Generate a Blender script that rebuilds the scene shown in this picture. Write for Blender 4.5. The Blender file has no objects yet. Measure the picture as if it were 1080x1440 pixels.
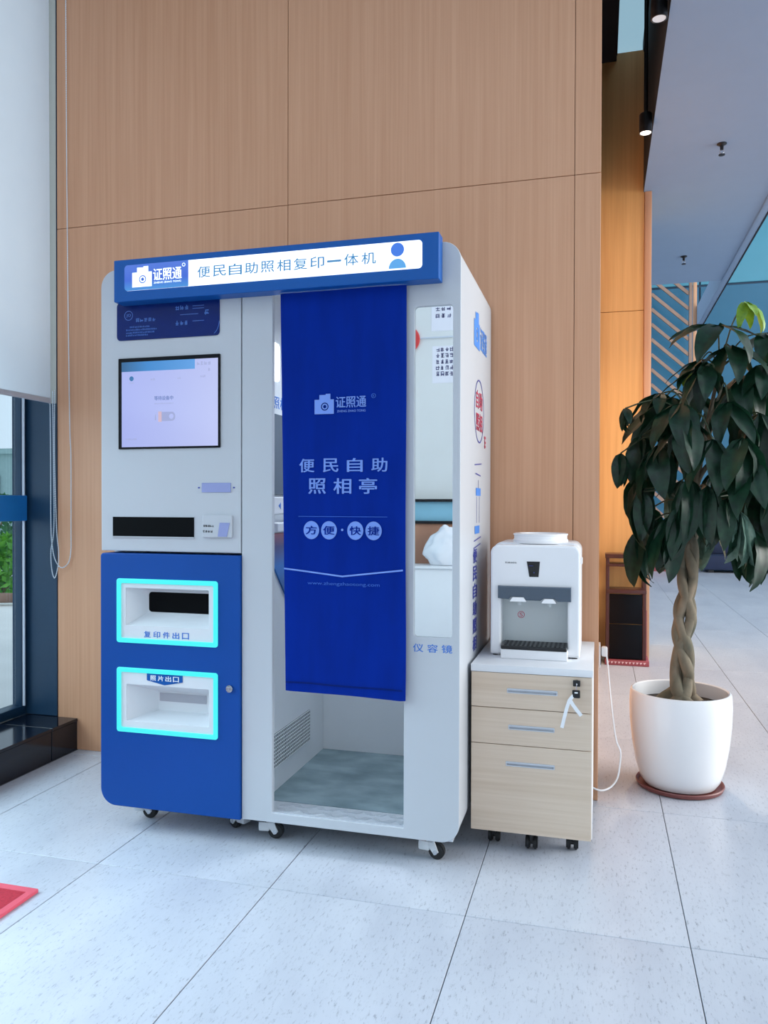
import bpy, bmesh, math, random
from mathutils import Vector, Matrix, noise
R = math.radians
scene = bpy.context.scene
C = scene.collection

# ------------------------------------------------------------------ camera
F_PX, YAW, PITCH, ROLL, CAM_H = 1105.18, R(15.313), R(0.635), R(0.1431), 1.17
fw = Vector((-math.sin(YAW), math.cos(YAW), 0)); rt = Vector((math.cos(YAW), math.sin(YAW), 0)); up = Vector((0, 0, 1))
f2 = fw * math.cos(PITCH) - up * math.sin(PITCH); u2 = up * math.cos(PITCH) + fw * math.sin(PITCH)
r3 = rt * math.cos(ROLL) + u2 * math.sin(ROLL); u3 = u2 * math.cos(ROLL) - rt * math.sin(ROLL)
cd = bpy.data.cameras.new('camera'); cam = bpy.data.objects.new('camera', cd); C.objects.link(cam)
cam.matrix_world = Matrix(((r3.x, u3.x, -f2.x, 0), (r3.y, u3.y, -f2.y, 0), (r3.z, u3.z, -f2.z, CAM_H), (0, 0, 0, 1)))
cd.sensor_fit = 'VERTICAL'; cd.sensor_height = 36.0; cd.lens = F_PX / 1440 * 36.0
cd.clip_start = 0.02; cd.clip_end = 200
scene.camera = cam

# ------------------------------------------------------------------ light
def lin(c):
    return tuple(((v / 255) / 12.92 if v / 255 <= .04045 else ((v / 255 + .055) / 1.055) ** 2.4) for v in c)
w = bpy.data.worlds.new('overcast_sky'); scene.world = w; w.use_nodes = True
bg = w.node_tree.nodes['Background']; bg.inputs[0].default_value = (0.70, 0.85, 1.0, 1); bg.inputs[1].default_value = 1.2
def area(name, loc, rot, sx, sy, power, col):
    l = bpy.data.lights.new(name, 'AREA'); l.shape = 'RECTANGLE'; l.size = sx; l.size_y = sy; l.energy = power; l.color = col
    o = bpy.data.objects.new(name, l); C.objects.link(o); o.location = loc; o.rotation_euler = rot
    return o
# daylight through the glazed front on the right and the window on the left, added fill lamp under the ceiling behind the camera
area('daylight_right_facade', (9.5, 4.8, 3.6), (0, R(90), 0), 6.0, 8.5, 1980, (1.0, .90, .84))
area('ceiling_fill_light', (-.9, -.6, 4.52), (0, 0, 0), 2.4, 2.4, 46, (.74, .86, 1.0))
l_ = area('daylight_left_window', (-3.2, .9, 1.5), (0, R(-52), 0), 1.2, 3.4, 70, (.72, .90, 1.0)); l_.data.spread = R(110)
scene.view_settings.view_transform = 'Standard'; scene.view_settings.look = 'None'
scene.view_settings.exposure = -0.12; scene.view_settings.gamma = 1.0; scene.view_settings.use_curve_mapping = False

# ------------------------------------------------------------------ materials
def mat(name, col, rough=.5, metal=0, var=0.0, vscale=6.0, stretch=(1, 1, 1), bump=0.0, bscale=60.0, emit=None, estr=0.0, coat=0.0, spec=.5, col2=None, alpha=1, sub=0):
    m = bpy.data.materials.new(name); m.use_nodes = True; nt = m.node_tree; n = nt.nodes; L = nt.links
    b = n['Principled BSDF']
    b.inputs['Roughness'].default_value = rough; b.inputs['Metallic'].default_value = metal
    b.inputs['Specular IOR Level'].default_value = spec; b.inputs['Coat Weight'].default_value = coat
    c = lin(col) + (1,)
    b.inputs['Base Color'].default_value = c
    if var or bump or col2:
        tc = n.new('ShaderNodeTexCoord'); mp = n.new('ShaderNodeMapping'); mp.inputs['Scale'].default_value = stretch
        L.new(tc.outputs['Object'], mp.inputs['Vector'])
    if var or col2:
        nz = n.new('ShaderNodeTexNoise'); nz.inputs['Scale'].default_value = vscale; nz.inputs['Detail'].default_value = 6
        L.new(mp.outputs['Vector'], nz.inputs['Vector'])
        rp = n.new('ShaderNodeValToRGB'); rp.color_ramp.elements[0].position = .32; rp.color_ramp.elements[1].position = .68
        d = lin(col2) + (1,) if col2 else tuple(min(1, v * (1 - var)) for v in c[:3]) + (1,)
        rp.color_ramp.elements[0].color = d
        rp.color_ramp.elements[1].color = c if col2 else tuple(min(1, v * (1 + var)) for v in c[:3]) + (1,)
        L.new(nz.outputs['Fac'], rp.inputs['Fac']); L.new(rp.outputs['Color'], b.inputs['Base Color'])
    if bump:
        nb = n.new('ShaderNodeTexNoise'); nb.inputs['Scale'].default_value = bscale; nb.inputs['Detail'].default_value = 4
        L.new(mp.outputs['Vector'], nb.inputs['Vector'])
        bp = n.new('ShaderNodeBump'); bp.inputs['Strength'].default_value = bump; bp.inputs['Distance'].default_value = .002
        L.new(nb.outputs['Fac'], bp.inputs['Height']); L.new(bp.outputs['Normal'], b.inputs['Normal'])
    if emit:
        b.inputs['Emission Color'].default_value = lin(emit) + (1,); b.inputs['Emission Strength'].default_value = estr
    return m
def grad_mat(name, stops, axis, lo, hi, estr, rough=.3, dark=False):
    """printed gradient along an object axis on a lit panel"""
    m = bpy.data.materials.new(name); m.use_nodes = True; n = m.node_tree.nodes; L = m.node_tree.links; b = n['Principled BSDF']
    tc = n.new('ShaderNodeTexCoord'); sp = n.new('ShaderNodeSeparateXYZ'); mr = n.new('ShaderNodeMapRange'); rp = n.new('ShaderNodeValToRGB')
    L.new(tc.outputs['Object'], sp.inputs[0]); L.new(sp.outputs[axis], mr.inputs['Value'])
    mr.inputs['From Min'].default_value = lo; mr.inputs['From Max'].default_value = hi; L.new(mr.outputs[0], rp.inputs[0])
    e = rp.color_ramp.elements
    while len(e) < len(stops): e.new(.5)
    for el, (p, c) in zip(e, stops): el.position = p; el.color = lin(c) + (1,)
    L.new(rp.outputs[0], b.inputs['Base Color']); L.new(rp.outputs[0], b.inputs['Emission Color'])
    b.inputs['Emission Strength'].default_value = estr; b.inputs['Roughness'].default_value = rough
    if dark: m.node_tree.links.remove(b.inputs['Base Color'].links[0]); b.inputs['Base Color'].default_value = (.02, .02, .03, 1)
    return m
def wood(name, dark, light, axis_stretch, rough=.45):
    m = bpy.data.materials.new(name); m.use_nodes = True; n = m.node_tree.nodes; L = m.node_tree.links; b = n['Principled BSDF']
    tc = n.new('ShaderNodeTexCoord'); mp = n.new('ShaderNodeMapping'); mp.inputs['Scale'].default_value = axis_stretch
    L.new(tc.outputs['Object'], mp.inputs[0])
    a = n.new('ShaderNodeTexNoise'); a.inputs['Scale'].default_value = 1.0; a.inputs['Detail'].default_value = 8; a.inputs['Roughness'].default_value = .65
    L.new(mp.outputs[0], a.inputs['Vector'])
    c = n.new('ShaderNodeTexNoise'); c.inputs['Scale'].default_value = .25; c.inputs['Detail'].default_value = 3
    L.new(mp.outputs[0], c.inputs['Vector'])
    ad = n.new('ShaderNodeMath'); ad.operation = 'MULTIPLY_ADD'; ad.inputs[1].default_value = .45
    L.new(c.outputs['Fac'], ad.inputs[0])
    ml = n.new('ShaderNodeMath'); ml.operation = 'MULTIPLY'; ml.inputs[1].default_value = .55; L.new(a.outputs['Fac'], ml.inputs[0]); L.new(ml.outputs[0], ad.inputs[2])
    rp = n.new('ShaderNodeValToRGB'); rp.color_ramp.elements[0].position = .33; rp.color_ramp.elements[1].position = .66
    rp.color_ramp.elements[0].color = lin(dark) + (1,); rp.color_ramp.elements[1].color = lin(light) + (1,)
    L.new(ad.outputs[0], rp.inputs[0]); L.new(rp.outputs[0], b.inputs['Base Color'])
    bp = n.new('ShaderNodeBump'); bp.inputs['Strength'].default_value = .12; bp.inputs['Distance'].default_value = .001
    L.new(a.outputs['Fac'], bp.inputs['Height']); L.new(bp.outputs[0], b.inputs['Normal'])
    b.inputs['Roughness'].default_value = rough
    return m
def tile_mat(name):
    """grey-white porcelain with fine dark travertine-like flecks running along the tile"""
    m = bpy.data.materials.new(name); m.use_nodes = True; n = m.node_tree.nodes; L = m.node_tree.links; b = n['Principled BSDF']
    tc = n.new('ShaderNodeTexCoord'); oi = n.new('ShaderNodeObjectInfo')
    ad = n.new('ShaderNodeVectorMath'); ad.operation = 'ADD'
    cb = n.new('ShaderNodeCombineXYZ')
    mm = n.new('ShaderNodeMath'); mm.operation = 'MULTIPLY'; mm.inputs[1].default_value = 37.0; L.new(oi.outputs['Random'], mm.inputs[0])
    L.new(mm.outputs[0], cb.inputs[0]); L.new(mm.outputs[0], cb.inputs[1])
    L.new(tc.outputs['Object'], ad.inputs[0]); L.new(cb.outputs[0], ad.inputs[1])
    def nz(scale, stretch, detail, rough=.6):
        mp = n.new('ShaderNodeMapping'); mp.inputs['Scale'].default_value = stretch; L.new(ad.outputs[0], mp.inputs[0])
        x = n.new('ShaderNodeTexNoise'); x.inputs['Scale'].default_value = scale; x.inputs['Detail'].default_value = detail; x.inputs['Roughness'].default_value = rough
        L.new(mp.outputs[0], x.inputs['Vector']); return x
    big = nz(2.2, (1.6, .5, 1), 4); fine = nz(75, (1.6, .4, 1), 6, .8)
    r1 = n.new('ShaderNodeValToRGB'); r1.color_ramp.elements[0].position = .3; r1.color_ramp.elements[1].position = .7
    r1.color_ramp.elements[0].color = lin((179, 183, 194)) + (1,); r1.color_ramp.elements[1].color = lin((197, 201, 210)) + (1,)
    L.new(big.outputs['Fac'], r1.inputs[0])
    r2 = n.new('ShaderNodeValToRGB'); r2.color_ramp.elements[0].position = .36; r2.color_ramp.elements[1].position = .45
    r2.color_ramp.elements[0].color = (.42, .43, .46, 1); r2.color_ramp.elements[1].color = (1, 1, 1, 1)
    L.new(fine.outputs['Fac'], r2.inputs[0])
    mx = n.new('ShaderNodeMix'); mx.data_type = 'RGBA'; mx.blend_type = 'MULTIPLY'; mx.inputs['Factor'].default_value = .75
    L.new(r1.outputs[0], mx.inputs['A']); L.new(r2.outputs[0], mx.inputs['B']); L.new(mx.outputs['Result'], b.inputs['Base Color'])
    b.inputs['Roughness'].default_value = .32; b.inputs['Specular IOR Level'].default_value = .4
    return m
def glass_mat(name, tint=(1, 1, 1), refl=.12):
    m = bpy.data.materials.new(name); m.use_nodes = True; nt = m.node_tree; n = nt.nodes; L = nt.links
    for x in list(n): n.remove(x)
    o = n.new('ShaderNodeOutputMaterial'); t = n.new('ShaderNodeBsdfTransparent'); g = n.new('ShaderNodeBsdfGlossy'); mx = n.new('ShaderNodeMixShader')
    t.inputs[0].default_value = tint + (1,); g.inputs['Roughness'].default_value = .02; mx.inputs[0].default_value = refl
    L.new(t.outputs[0], mx.inputs[1]); L.new(g.outputs[0], mx.inputs[2]); L.new(mx.outputs[0], o.inputs[0])
    return m
def leaf_mat(name, c1, c2):
    m = mat(name, c1, .38, var=0, col2=c2, vscale=9, spec=.45)
    n = m.node_tree.nodes; L = m.node_tree.links; b = n['Principled BSDF']; out = n['Material Output']
    t = n.new('ShaderNodeBsdfTranslucent'); t.inputs[0].default_value = lin(c1) + (1,)
    mx = n.new('ShaderNodeMixShader'); mx.inputs[0].default_value = .18
    L.new(b.outputs[0], mx.inputs[1]); L.new(t.outputs[0], mx.inputs[2]); L.new(mx.outputs[0], out.inputs[0])
    return m

M = {}
M['wall_wood'] = wood('oak_veneer', (201, 147, 111), (215, 163, 128), (130, 130, 1.6))
M['far_wood'] = wood('honey_veneer', (206, 152, 90), (226, 174, 110), (40, 40, 1.1))
M['drawer_wood'] = wood('maple_laminate', (204, 182, 160), (220, 201, 182), (2.5, 40, 95), .42)
M['tile'] = tile_mat('porcelain_tile'); M['grout'] = mat('grout', (95, 98, 106), .9, var=.1)
M['white'] = mat('booth_white_enamel', (189, 193, 199), .38, var=.012, vscale=3, bump=.03, bscale=300)
M['white_in'] = mat('booth_inner_white', (216, 220, 224), .5, var=.02)
M['blue'] = mat('booth_blue_enamel', (4, 70, 150), .42, var=.03, vscale=4, spec=.25)
M['sign_blue'] = mat('sign_blue_enamel', (10, 84, 160), .4, var=.02, spec=.3)
M['navy_print'] = mat('navy_glossy_print', (3, 32, 100), .25, spec=.2, var=.12, vscale=8)
M['faint_print'] = mat('faint_blue_print', (70, 120, 200), .3, var=.05)
M['lit_white'] = mat('lightbox_white', (245, 250, 255), .3, emit=(250, 252, 255), estr=.85, var=.004)
M['lit_lamp'] = mat('portrait_lamp_diffuser', (245, 250, 255), .3, emit=(235, 245, 255), estr=4.0, var=.004)
M['lit_blue_letter'] = mat('lightbox_letter_blue', (20, 50, 80), .3, emit=(70, 148, 205), estr=.8, var=.01)
M['lit_icon'] = mat('lightbox_icon_blue', (20, 40, 80), .3, emit=(66, 128, 238), estr=.9, var=.01)
M['lit_icon2'] = mat('lightbox_icon_cyan', (20, 50, 80), .3, emit=(96, 178, 245), estr=.9, var=.01)
M['cyan_led'] = mat('cyan_led_strip', (20, 90, 95), .3, emit=(72, 246, 246), estr=1.0, var=.01)
M['bezel'] = mat('black_bezel', (4, 6, 14), .3, spec=.15, var=.1)
M['black'] = mat('black_plastic', (14, 15, 20), .35, var=.1)
M['black_void'] = mat('black_slot', (2, 3, 6), .5, spec=.08, var=.1)
M['blue_text'] = mat('blue_vinyl_lettering', (40, 110, 200), .4, var=.03)
M['lav_glass'] = mat('lavender_display', (148, 156, 200), .25, spec=.2, var=.02)
M['chrome'] = mat('chrome', (210, 212, 216), .15, 1, var=.02)
M['tread'] = mat('aluminium_tread', (196, 202, 210), .35, .45, var=.05, vscale=20)
M['steel'] = mat('brushed_steel', (190, 194, 200), .32, 1, var=.05, vscale=20)
M['mirror'] = mat('mirror_silver', (228, 234, 236), .012, 1, var=.004)
M['curtain'] = mat('royal_blue_cloth', (2, 39, 136), .85, spec=.08, var=.10, vscale=5, stretch=(3, 3, .6), bump=.25, bscale=900)
M['curtain_print'] = mat('pale_blue_cloth_print', (120, 152, 226), .8, spec=.1, var=.05)
M['curtain_dim'] = mat('mid_blue_cloth_print', (62, 104, 196), .8, spec=.1, var=.05)
M['vinyl'] = mat('grey_mottled_vinyl', (122, 142, 150), .5, col2=(86, 106, 114), vscale=7, stretch=(1, 1.8, 1))
M['caster_grey'] = mat('caster_grey_plastic', (205, 208, 212), .4, var=.03)
M['rubber'] = mat('black_rubber', (24, 25, 28), .6, var=.1)
M['red_print'] = mat('crimson_print', (190, 30, 80), .4, var=.04)
M['indigo_print'] = mat('indigo_print', (52, 62, 150), .4, var=.05)
M['side_blue'] = mat('sky_blue_print', (60, 135, 220), .4, var=.08)
M['appliance'] = mat('appliance_white_plastic', (236, 237, 240), .28, var=.008, spec=.5)
M['alcove'] = mat('alcove_grey_plastic', (205, 212, 214), .4, var=.01)
M['smoke'] = mat('smoke_grey_plastic', (74, 88, 104), .2, var=.06)
M['lam_white'] = mat('white_laminate', (224, 226, 230), .42, var=.012)
M['handle'] = mat('satin_aluminium', (196, 200, 208), .4, .25, var=.03)
M['strap'] = mat('white_ribbon', (236, 238, 242), .6, var=.02)
M['cable'] = mat('white_cable', (228, 228, 230), .4, var=.01)
M['pot'] = mat('white_glazed_ceramic', (232, 232, 234), .16, var=.01, spec=.6)
M['saucer'] = mat('brown_red_saucer', (120, 66, 62), .4, var=.06)
M['soil'] = mat('dark_soil', (52, 44, 40), .95, var=.3, vscale=40, bump=.6, bscale=60)
M['bark'] = mat('braided_bark', (140, 124, 104), .8, col2=(84, 84, 70), vscale=14, stretch=(1, 1, .5), bump=.5, bscale=90)
M['leaf'] = leaf_mat('dark_glossy_leaf', (22, 60, 40), (10, 34, 24))
M['leaf_young'] = leaf_mat('young_leaf', (130, 170, 48), (92, 140, 40))
M['leaf_pale'] = leaf_mat('dusty_leaf', (112, 140, 128), (70, 100, 86))
M['stalk'] = mat('green_stalk', (70, 82, 58), .6, var=.1)
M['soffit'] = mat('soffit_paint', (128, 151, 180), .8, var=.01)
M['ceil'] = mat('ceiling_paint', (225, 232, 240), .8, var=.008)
M['dark'] = mat('dark_paint_and_shade', (22, 30, 44), .7, var=.1)
M['lamp'] = mat('lamp_lens', (255, 248, 235), .3, emit=(255, 246, 232), estr=6, var=.002)
M['lamp_dim'] = mat('lamp_lens_dim', (200, 205, 210), .3, emit=(200, 208, 215), estr=.35, var=.002)
M['navy_frame'] = mat('navy_window_frame', (24, 56, 82), .4, var=.05)
M['bead_trim'] = mat('pale_glazing_bead', (205, 215, 228), .4, var=.02)
M['edge_strip'] = mat('grey_beige_edge_strip', (178, 176, 168), .5, var=.02)
M['sill'] = mat('black_polished_granite', (16, 22, 34), .12, var=.25, vscale=80)
M['blind'] = leaf_mat('grey_white_blind_fabric', (238, 242, 248), (233, 238, 246)); [setattr(n_.inputs[0], 'default_value', .55) for n_ in M['blind'].node_tree.nodes if n_.type == 'MIX_SHADER']; M['blind'].node_tree.nodes['Principled BSDF'].inputs['Roughness'].default_value = .85
M['blind_bar'] = mat('blind_bottom_bar', (196, 203, 216), .5, var=.01)
M['chain'] = mat('white_plastic_beads', (214, 226, 236), .35, var=.02)
M['mat_red'] = mat('red_carpet_mat', (176, 38, 58), .95, var=.15, vscale=120, bump=.5, bscale=500)
M['mat_edge'] = mat('red_rubber_edge', (206, 78, 96), .7, var=.06)
M['band_blue'] = mat('blue_glass_band', (30, 128, 205), .45, var=.05)
M['sky_glass'] = glass_mat('tinted_skylight_glass', (.62, .72, .74), .04)
M['glass'] = glass_mat('clear_glass', (.93, .97, .98), .06)
M['teal'] = mat('teal_backpainted_glass', (78, 146, 168), .18, var=.05, vscale=1)
M['teal_dark'] = mat('deep_teal_backpainted_glass', (48, 104, 134), .18, var=.05, vscale=1)
M['slat'] = wood('slat_wood', (140, 112, 98), (164, 132, 114), (6, 6, 6))
M['trim_wood'] = wood('trim_wood', (196, 146, 112), (212, 164, 130), (30, 30, 1))
M['navy_sofa'] = mat('navy_upholstery', (28, 40, 70), .7, var=.1)
M['rack_wood'] = mat('dark_brown_lacquer', (70, 36, 36), .3, var=.15, vscale=12, stretch=(1, 1, .3))
M['rack_black'] = mat('black_gloss_panel', (6, 8, 16), .3, spec=.15, var=.15)
M['rack_red'] = mat('brown_red_base', (150, 72, 80), .45, var=.1)
M['rack_pale'] = mat('pale_pink_dots', (226, 190, 196), .5, var=.03)
M['wall_white'] = mat('white_wall_paint', (226, 230, 230), .8, var=.01)
M['paper'] = mat('notice_paper', (236, 238, 248), .7, var=.01)
M['ink'] = mat('notice_ink', (40, 46, 110), .7, var=.05)
M['red_disc'] = mat('red_paper_disc', (214, 66, 66), .6, var=.04)
M['pale_blue'] = mat('pale_blue_panel', (140, 196, 220), .4, var=.03)
M['counter_wood'] = wood('counter_wood', (166, 118, 96), (188, 140, 112), (14, 14, 2))
M['bag'] = mat('white_plastic_bag', (232, 234, 240), .4, var=.03)
M['pave'] = mat('pale_concrete_paving', (246, 243, 238), .9, var=.05, vscale=2)
M['hedge'] = leaf_mat('hedge_leaf', (120, 190, 60), (60, 130, 50))
M['hedge2'] = leaf_mat('hedge_leaf_dark', (70, 130, 80), (40, 90, 60))
M['bark_log'] = mat('fallen_log_bark', (150, 120, 104), .9, var=.15)
M['far_build'] = mat('grey_green_render', (150, 178, 178), .8, var=.04)
M['pocket_shade'] = mat('pocket_shade_grey', (168, 171, 180), .5, var=.02)
M['vent_dark'] = mat('vent_dark', (60, 72, 82), .6, var=.1)
M['poster'] = grad_mat('console_poster', [(0, (30, 60, 100)), (.5, (40, 120, 200)), (.8, (90, 90, 150)), (1, (190, 110, 120))], 2, .82, 1.06, .05)

# ------------------------------------------------------------------ mesh helpers
ORG = {}
class MB:
    def __init__(s): s.bm = bmesh.new()
    def add(s, bm2, mtx=None):
        me = bpy.data.meshes.new('tmp'); bm2.to_mesh(me); bm2.free()
        if mtx: me.transform(mtx)
        s.bm.from_mesh(me); bpy.data.meshes.remove(me); return s
    def box(s, x0, x1, y0, y1, z0, z1, bev=0, seg=2):
        b = bmesh.new(); bmesh.ops.create_cube(b, size=1)
        for v in b.verts: v.co = Vector(((x0 + x1) / 2 + v.co.x * (x1 - x0), (y0 + y1) / 2 + v.co.y * (y1 - y0), (z0 + z1) / 2 + v.co.z * (z1 - z0)))
        if bev: bmesh.ops.bevel(b, geom=list(b.edges), offset=bev, segments=seg, profile=.5, affect='EDGES')
        return s.add(b)
    def cyl(s, p0, p1, r0, r1=None, n=20, bev=0):
        p0 = Vector(p0); p1 = Vector(p1); r1 = r0 if r1 is None else r1; d = p1 - p0
        b = bmesh.new(); bmesh.ops.create_cone(b, cap_ends=True, segments=n, radius1=r0, radius2=r1, depth=d.length)
        if bev: bmesh.ops.bevel(b, geom=[e for e in b.edges if len(e.link_faces) == 2 and any(len(f.verts) > 4 for f in e.link_faces)], offset=bev, segments=2, affect='EDGES')
        q = d.to_track_quat('Z', 'Y')
        return s.add(b, Matrix.Translation((p0 + p1) / 2) @ q.to_matrix().to_4x4())
    def tube(s, pts, r, n=10, closed=False):
        pts = [Vector(p) for p in pts]; N = len(pts); rr = r if isinstance(r, (list, tuple)) else [r] * N
        prev = None; rings = []
        for i, p in enumerate(pts):
            if closed: t = pts[(i + 1) % N] - pts[i - 1]
            else: t = pts[min(i + 1, N - 1)] - pts[max(i - 1, 0)]
            t.normalize()
            if prev is None: a = t.orthogonal().normalized()
            else: a = (prev - t * prev.dot(t)).normalized()
            prev = a; bb = t.cross(a)
            rings.append([s.bm.verts.new(p + (a * math.cos(2 * math.pi * k / n) + bb * math.sin(2 * math.pi * k / n)) * rr[i]) for k in range(n)])
        for i in range(N if closed else N - 1):
            A = rings[i]; B = rings[(i + 1) % N]
            for k in range(n): s.bm.faces.new((A[k], A[(k + 1) % n], B[(k + 1) % n], B[k]))
        if not closed:
            s.bm.faces.new(rings[0][::-1]); s.bm.faces.new(rings[-1])
        return s
    def lathe(s, prof, c, n=48, close=False):
        rings = []
        for (r, z) in prof:
            if r < 1e-6: rings.append([s.bm.verts.new((c[0], c[1], c[2] + z))])
            else: rings.append([s.bm.verts.new((c[0] + r * math.cos(2 * math.pi * k / n), c[1] + r * math.sin(2 * math.pi * k / n), c[2] + z)) for k in range(n)])
        for A, B in zip(rings, rings[1:]):
            for k in range(n):
                k2 = (k + 1) % n
                if len(A) == 1 and len(B) == 1: continue
                if len(A) == 1: s.bm.faces.new((A[0], B[k], B[k2]))
                elif len(B) == 1: s.bm.faces.new((A[k], A[k2], B[0]))
                else: s.bm.faces.new((A[k], A[k2], B[k2], B[k]))
        return s
    def prism(s, quad0, quad1):
        a = [s.bm.verts.new(p) for p in quad0]; b = [s.bm.verts.new(p) for p in quad1]; n = len(a)
        s.bm.faces.new(a); s.bm.faces.new(b[::-1])
        for i in range(n): s.bm.faces.new((a[i], b[i], b[(i + 1) % n], a[(i + 1) % n]))
        return s
    def mesh2d(s, me, fr):
        """fr maps (u, v, w) to a world point"""
        for v in me.vertices: v.co = Vector(fr(*v.co))
        s.bm.from_mesh(me); bpy.data.meshes.remove(me); return s
    def build(s, name, m, parent=None, smooth=35):
        bmesh.ops.remove_doubles(s.bm, verts=s.bm.verts, dist=1e-6)
        bmesh.ops.recalc_face_normals(s.bm, faces=s.bm.faces)
        o0 = ORG.get(parent.name, Vector()) if parent else None
        me = bpy.data.meshes.new(name)
        if parent: org = o0
        else:
            xs = [v.co for v in s.bm.verts]
            org = Vector(((min(v.x for v in xs) + max(v.x for v in xs)) / 2, (min(v.y for v in xs) + max(v.y for v in xs)) / 2, min(v.z for v in xs)))
        bmesh.ops.translate(s.bm, verts=s.bm.verts, vec=-org)
        s.bm.to_mesh(me); s.bm.free()
        if smooth:
            me.polygons.foreach_set('use_smooth', [True] * len(me.polygons)); me.set_sharp_from_angle(angle=R(smooth))
        me.materials.append(M[m])
        o = bpy.data.objects.new(name, me); C.objects.link(o)
        if parent: o.parent = parent
        else: o.location = org
        ORG[o.name] = org.copy()
        return o
def tag(o, label, cat=None, group=None, kind=None):
    o['label'] = label
    if cat: o['category'] = cat
    if group: o['group'] = group
    if kind: o['kind'] = kind
    return o
def thing(name, label, cat, loc, group=None):
    o = bpy.data.objects.new(name, None); o.empty_display_size = .1; C.objects.link(o); o.location = loc
    ORG[o.name] = Vector(loc); return tag(o, label, cat, group)
def struct(o, label, cat='room'):
    return tag(o, label, cat, kind='structure')

def _curve_mesh(cu):
    ob = bpy.data.objects.new('tmpc', cu); C.objects.link(ob)
    dg = bpy.context.evaluated_depsgraph_get(); dg.update()
    me = bpy.data.meshes.new_from_object(ob.evaluated_get(dg))
    bpy.data.objects.remove(ob); bpy.data.curves.remove(cu)
    return me
def rrect(x0, x1, z0, z1, r=0, n=8):
    """rounded rectangle; r a number or (bl, br, tr, tl)"""
    rr = (r,) * 4 if not isinstance(r, tuple) else r
    P = []
    for (cx, cz, a0, q) in ((x0, z0, 180, 0), (x1, z0, 270, 1), (x1, z1, 0, 2), (x0, z1, 90, 3)):
        k = rr[q]
        if k <= 0: P.append((cx, cz)); continue
        ox = cx + k * (1 if q in (0, 3) else -1); oz = cz + k * (1 if q in (0, 1) else -1)
        for i in range(n + 1):
            a = R(a0 + 90 * i / n); P.append((ox + k * math.cos(a), oz + k * math.sin(a)))
    return P
def circ(cx, cz, r, n=32, rz=None):
    rz = rz or r
    return [(cx + r * math.cos(2 * math.pi * i / n), cz + rz * math.sin(2 * math.pi * i / n)) for i in range(n)]
def plate2d(loops, th, bev=0.0):
    """filled outline(s) with holes, thickness th, from w=0 up to w=th"""
    cu = bpy.data.curves.new('pl', 'CURVE'); cu.dimensions = '2D'; cu.fill_mode = 'BOTH'
    for lp in loops:
        sp = cu.splines.new('POLY'); sp.points.add(len(lp) - 1); sp.use_cyclic_u = True
        for p, q in zip(sp.points, lp): p.co = (q[0], q[1], 0, 1)
    cu.extrude = max(th / 2 - bev, 1e-5); cu.bevel_depth = bev; cu.bevel_resolution = 1; cu.offset = -bev
    me = _curve_mesh(cu)
    for v in me.vertices: v.co.z += th / 2
    return me
def front(y):   # facing the camera (-Y)
    return lambda u, v, w: (u, y - w, v)
def side(x):    # facing +X
    return lambda u, v, w: (x + w, u, v)
def rear(y):    # facing +Y
    return lambda u, v, w: (-u, y + w, v)
def topf(z):
    return lambda u, v, w: (u, v, z + w)
def plate(name, m, parent, loops, fr, th, bev=0.0):
    return MB().mesh2d(plate2d(loops, th, bev), fr).build(name, m, parent, 12)
def text2d(body, cx, cz, wd, ht, th=.0006, bold=0.0, vertical=False):
    cu = bpy.data.curves.new('tx', 'FONT'); cu.body = body; cu.size = 1; cu.resolution_u = 4
    me = _curve_mesh(cu)
    xs = [v.co.x for v in me.vertices]; ys = [v.co.y for v in me.vertices]
    x0, x1, y0, y1 = min(xs), max(xs), min(ys), max(ys)
    bm = bmesh.new(); bm.from_mesh(me)
    r = bmesh.ops.extrude_face_region(bm, geom=list(bm.faces))
    tops = [e for e in r['geom'] if isinstance(e, bmesh.types.BMVert)]
    for v in tops: v.co.z = 1.0
    bm.to_mesh(me); bm.free()
    if bold:
        bm = bmesh.new(); b_ = bold * .75
        for k, (dx, dy) in enumerate(((-b_, 0), (b_, 0), (0, b_ * .6), (0, -b_ * .6))):
            m2 = me.copy()
            for v in m2.vertices: v.co += Vector((dx, dy, .12 * k if v.co.z > .5 else 0))
            bm.from_mesh(m2); bpy.data.meshes.remove(m2)
        bm.to_mesh(me); bm.free()
    for v in me.vertices:
        v.co = ((v.co.x - (x0 + x1) / 2) / (x1 - x0) * wd + cx, (v.co.y - (y0 + y1) / 2) / (y1 - y0) * ht + cz, th * v.co.z if v.co.z > .5 else 0)
    return me
def text(body, m, parent, fr, cx, cz, wd, ht, name='lettering', bold=.012, th=.0006):
    return MB().mesh2d(text2d(body, cx, cz, wd, ht, th, bold), fr).build(name, m, parent, smooth=0)
def spaced(body, m, parent, fr, cx, cz, wd, gw, gh, bold=.012, name='character', th=.0006):
    """characters set apart, each gw x gh and a piece of its own"""
    n = len(body)
    for i, ch in enumerate(body):
        x = cx - wd / 2 + gw / 2 + i * (wd - gw) / max(1, n - 1)
        MB().mesh2d(text2d(ch, x, cz, gw, gh * (.16 if ch in '一' else 1), th, bold), fr).build(name, m, parent, smooth=0)
rng = random.Random(7)
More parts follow.
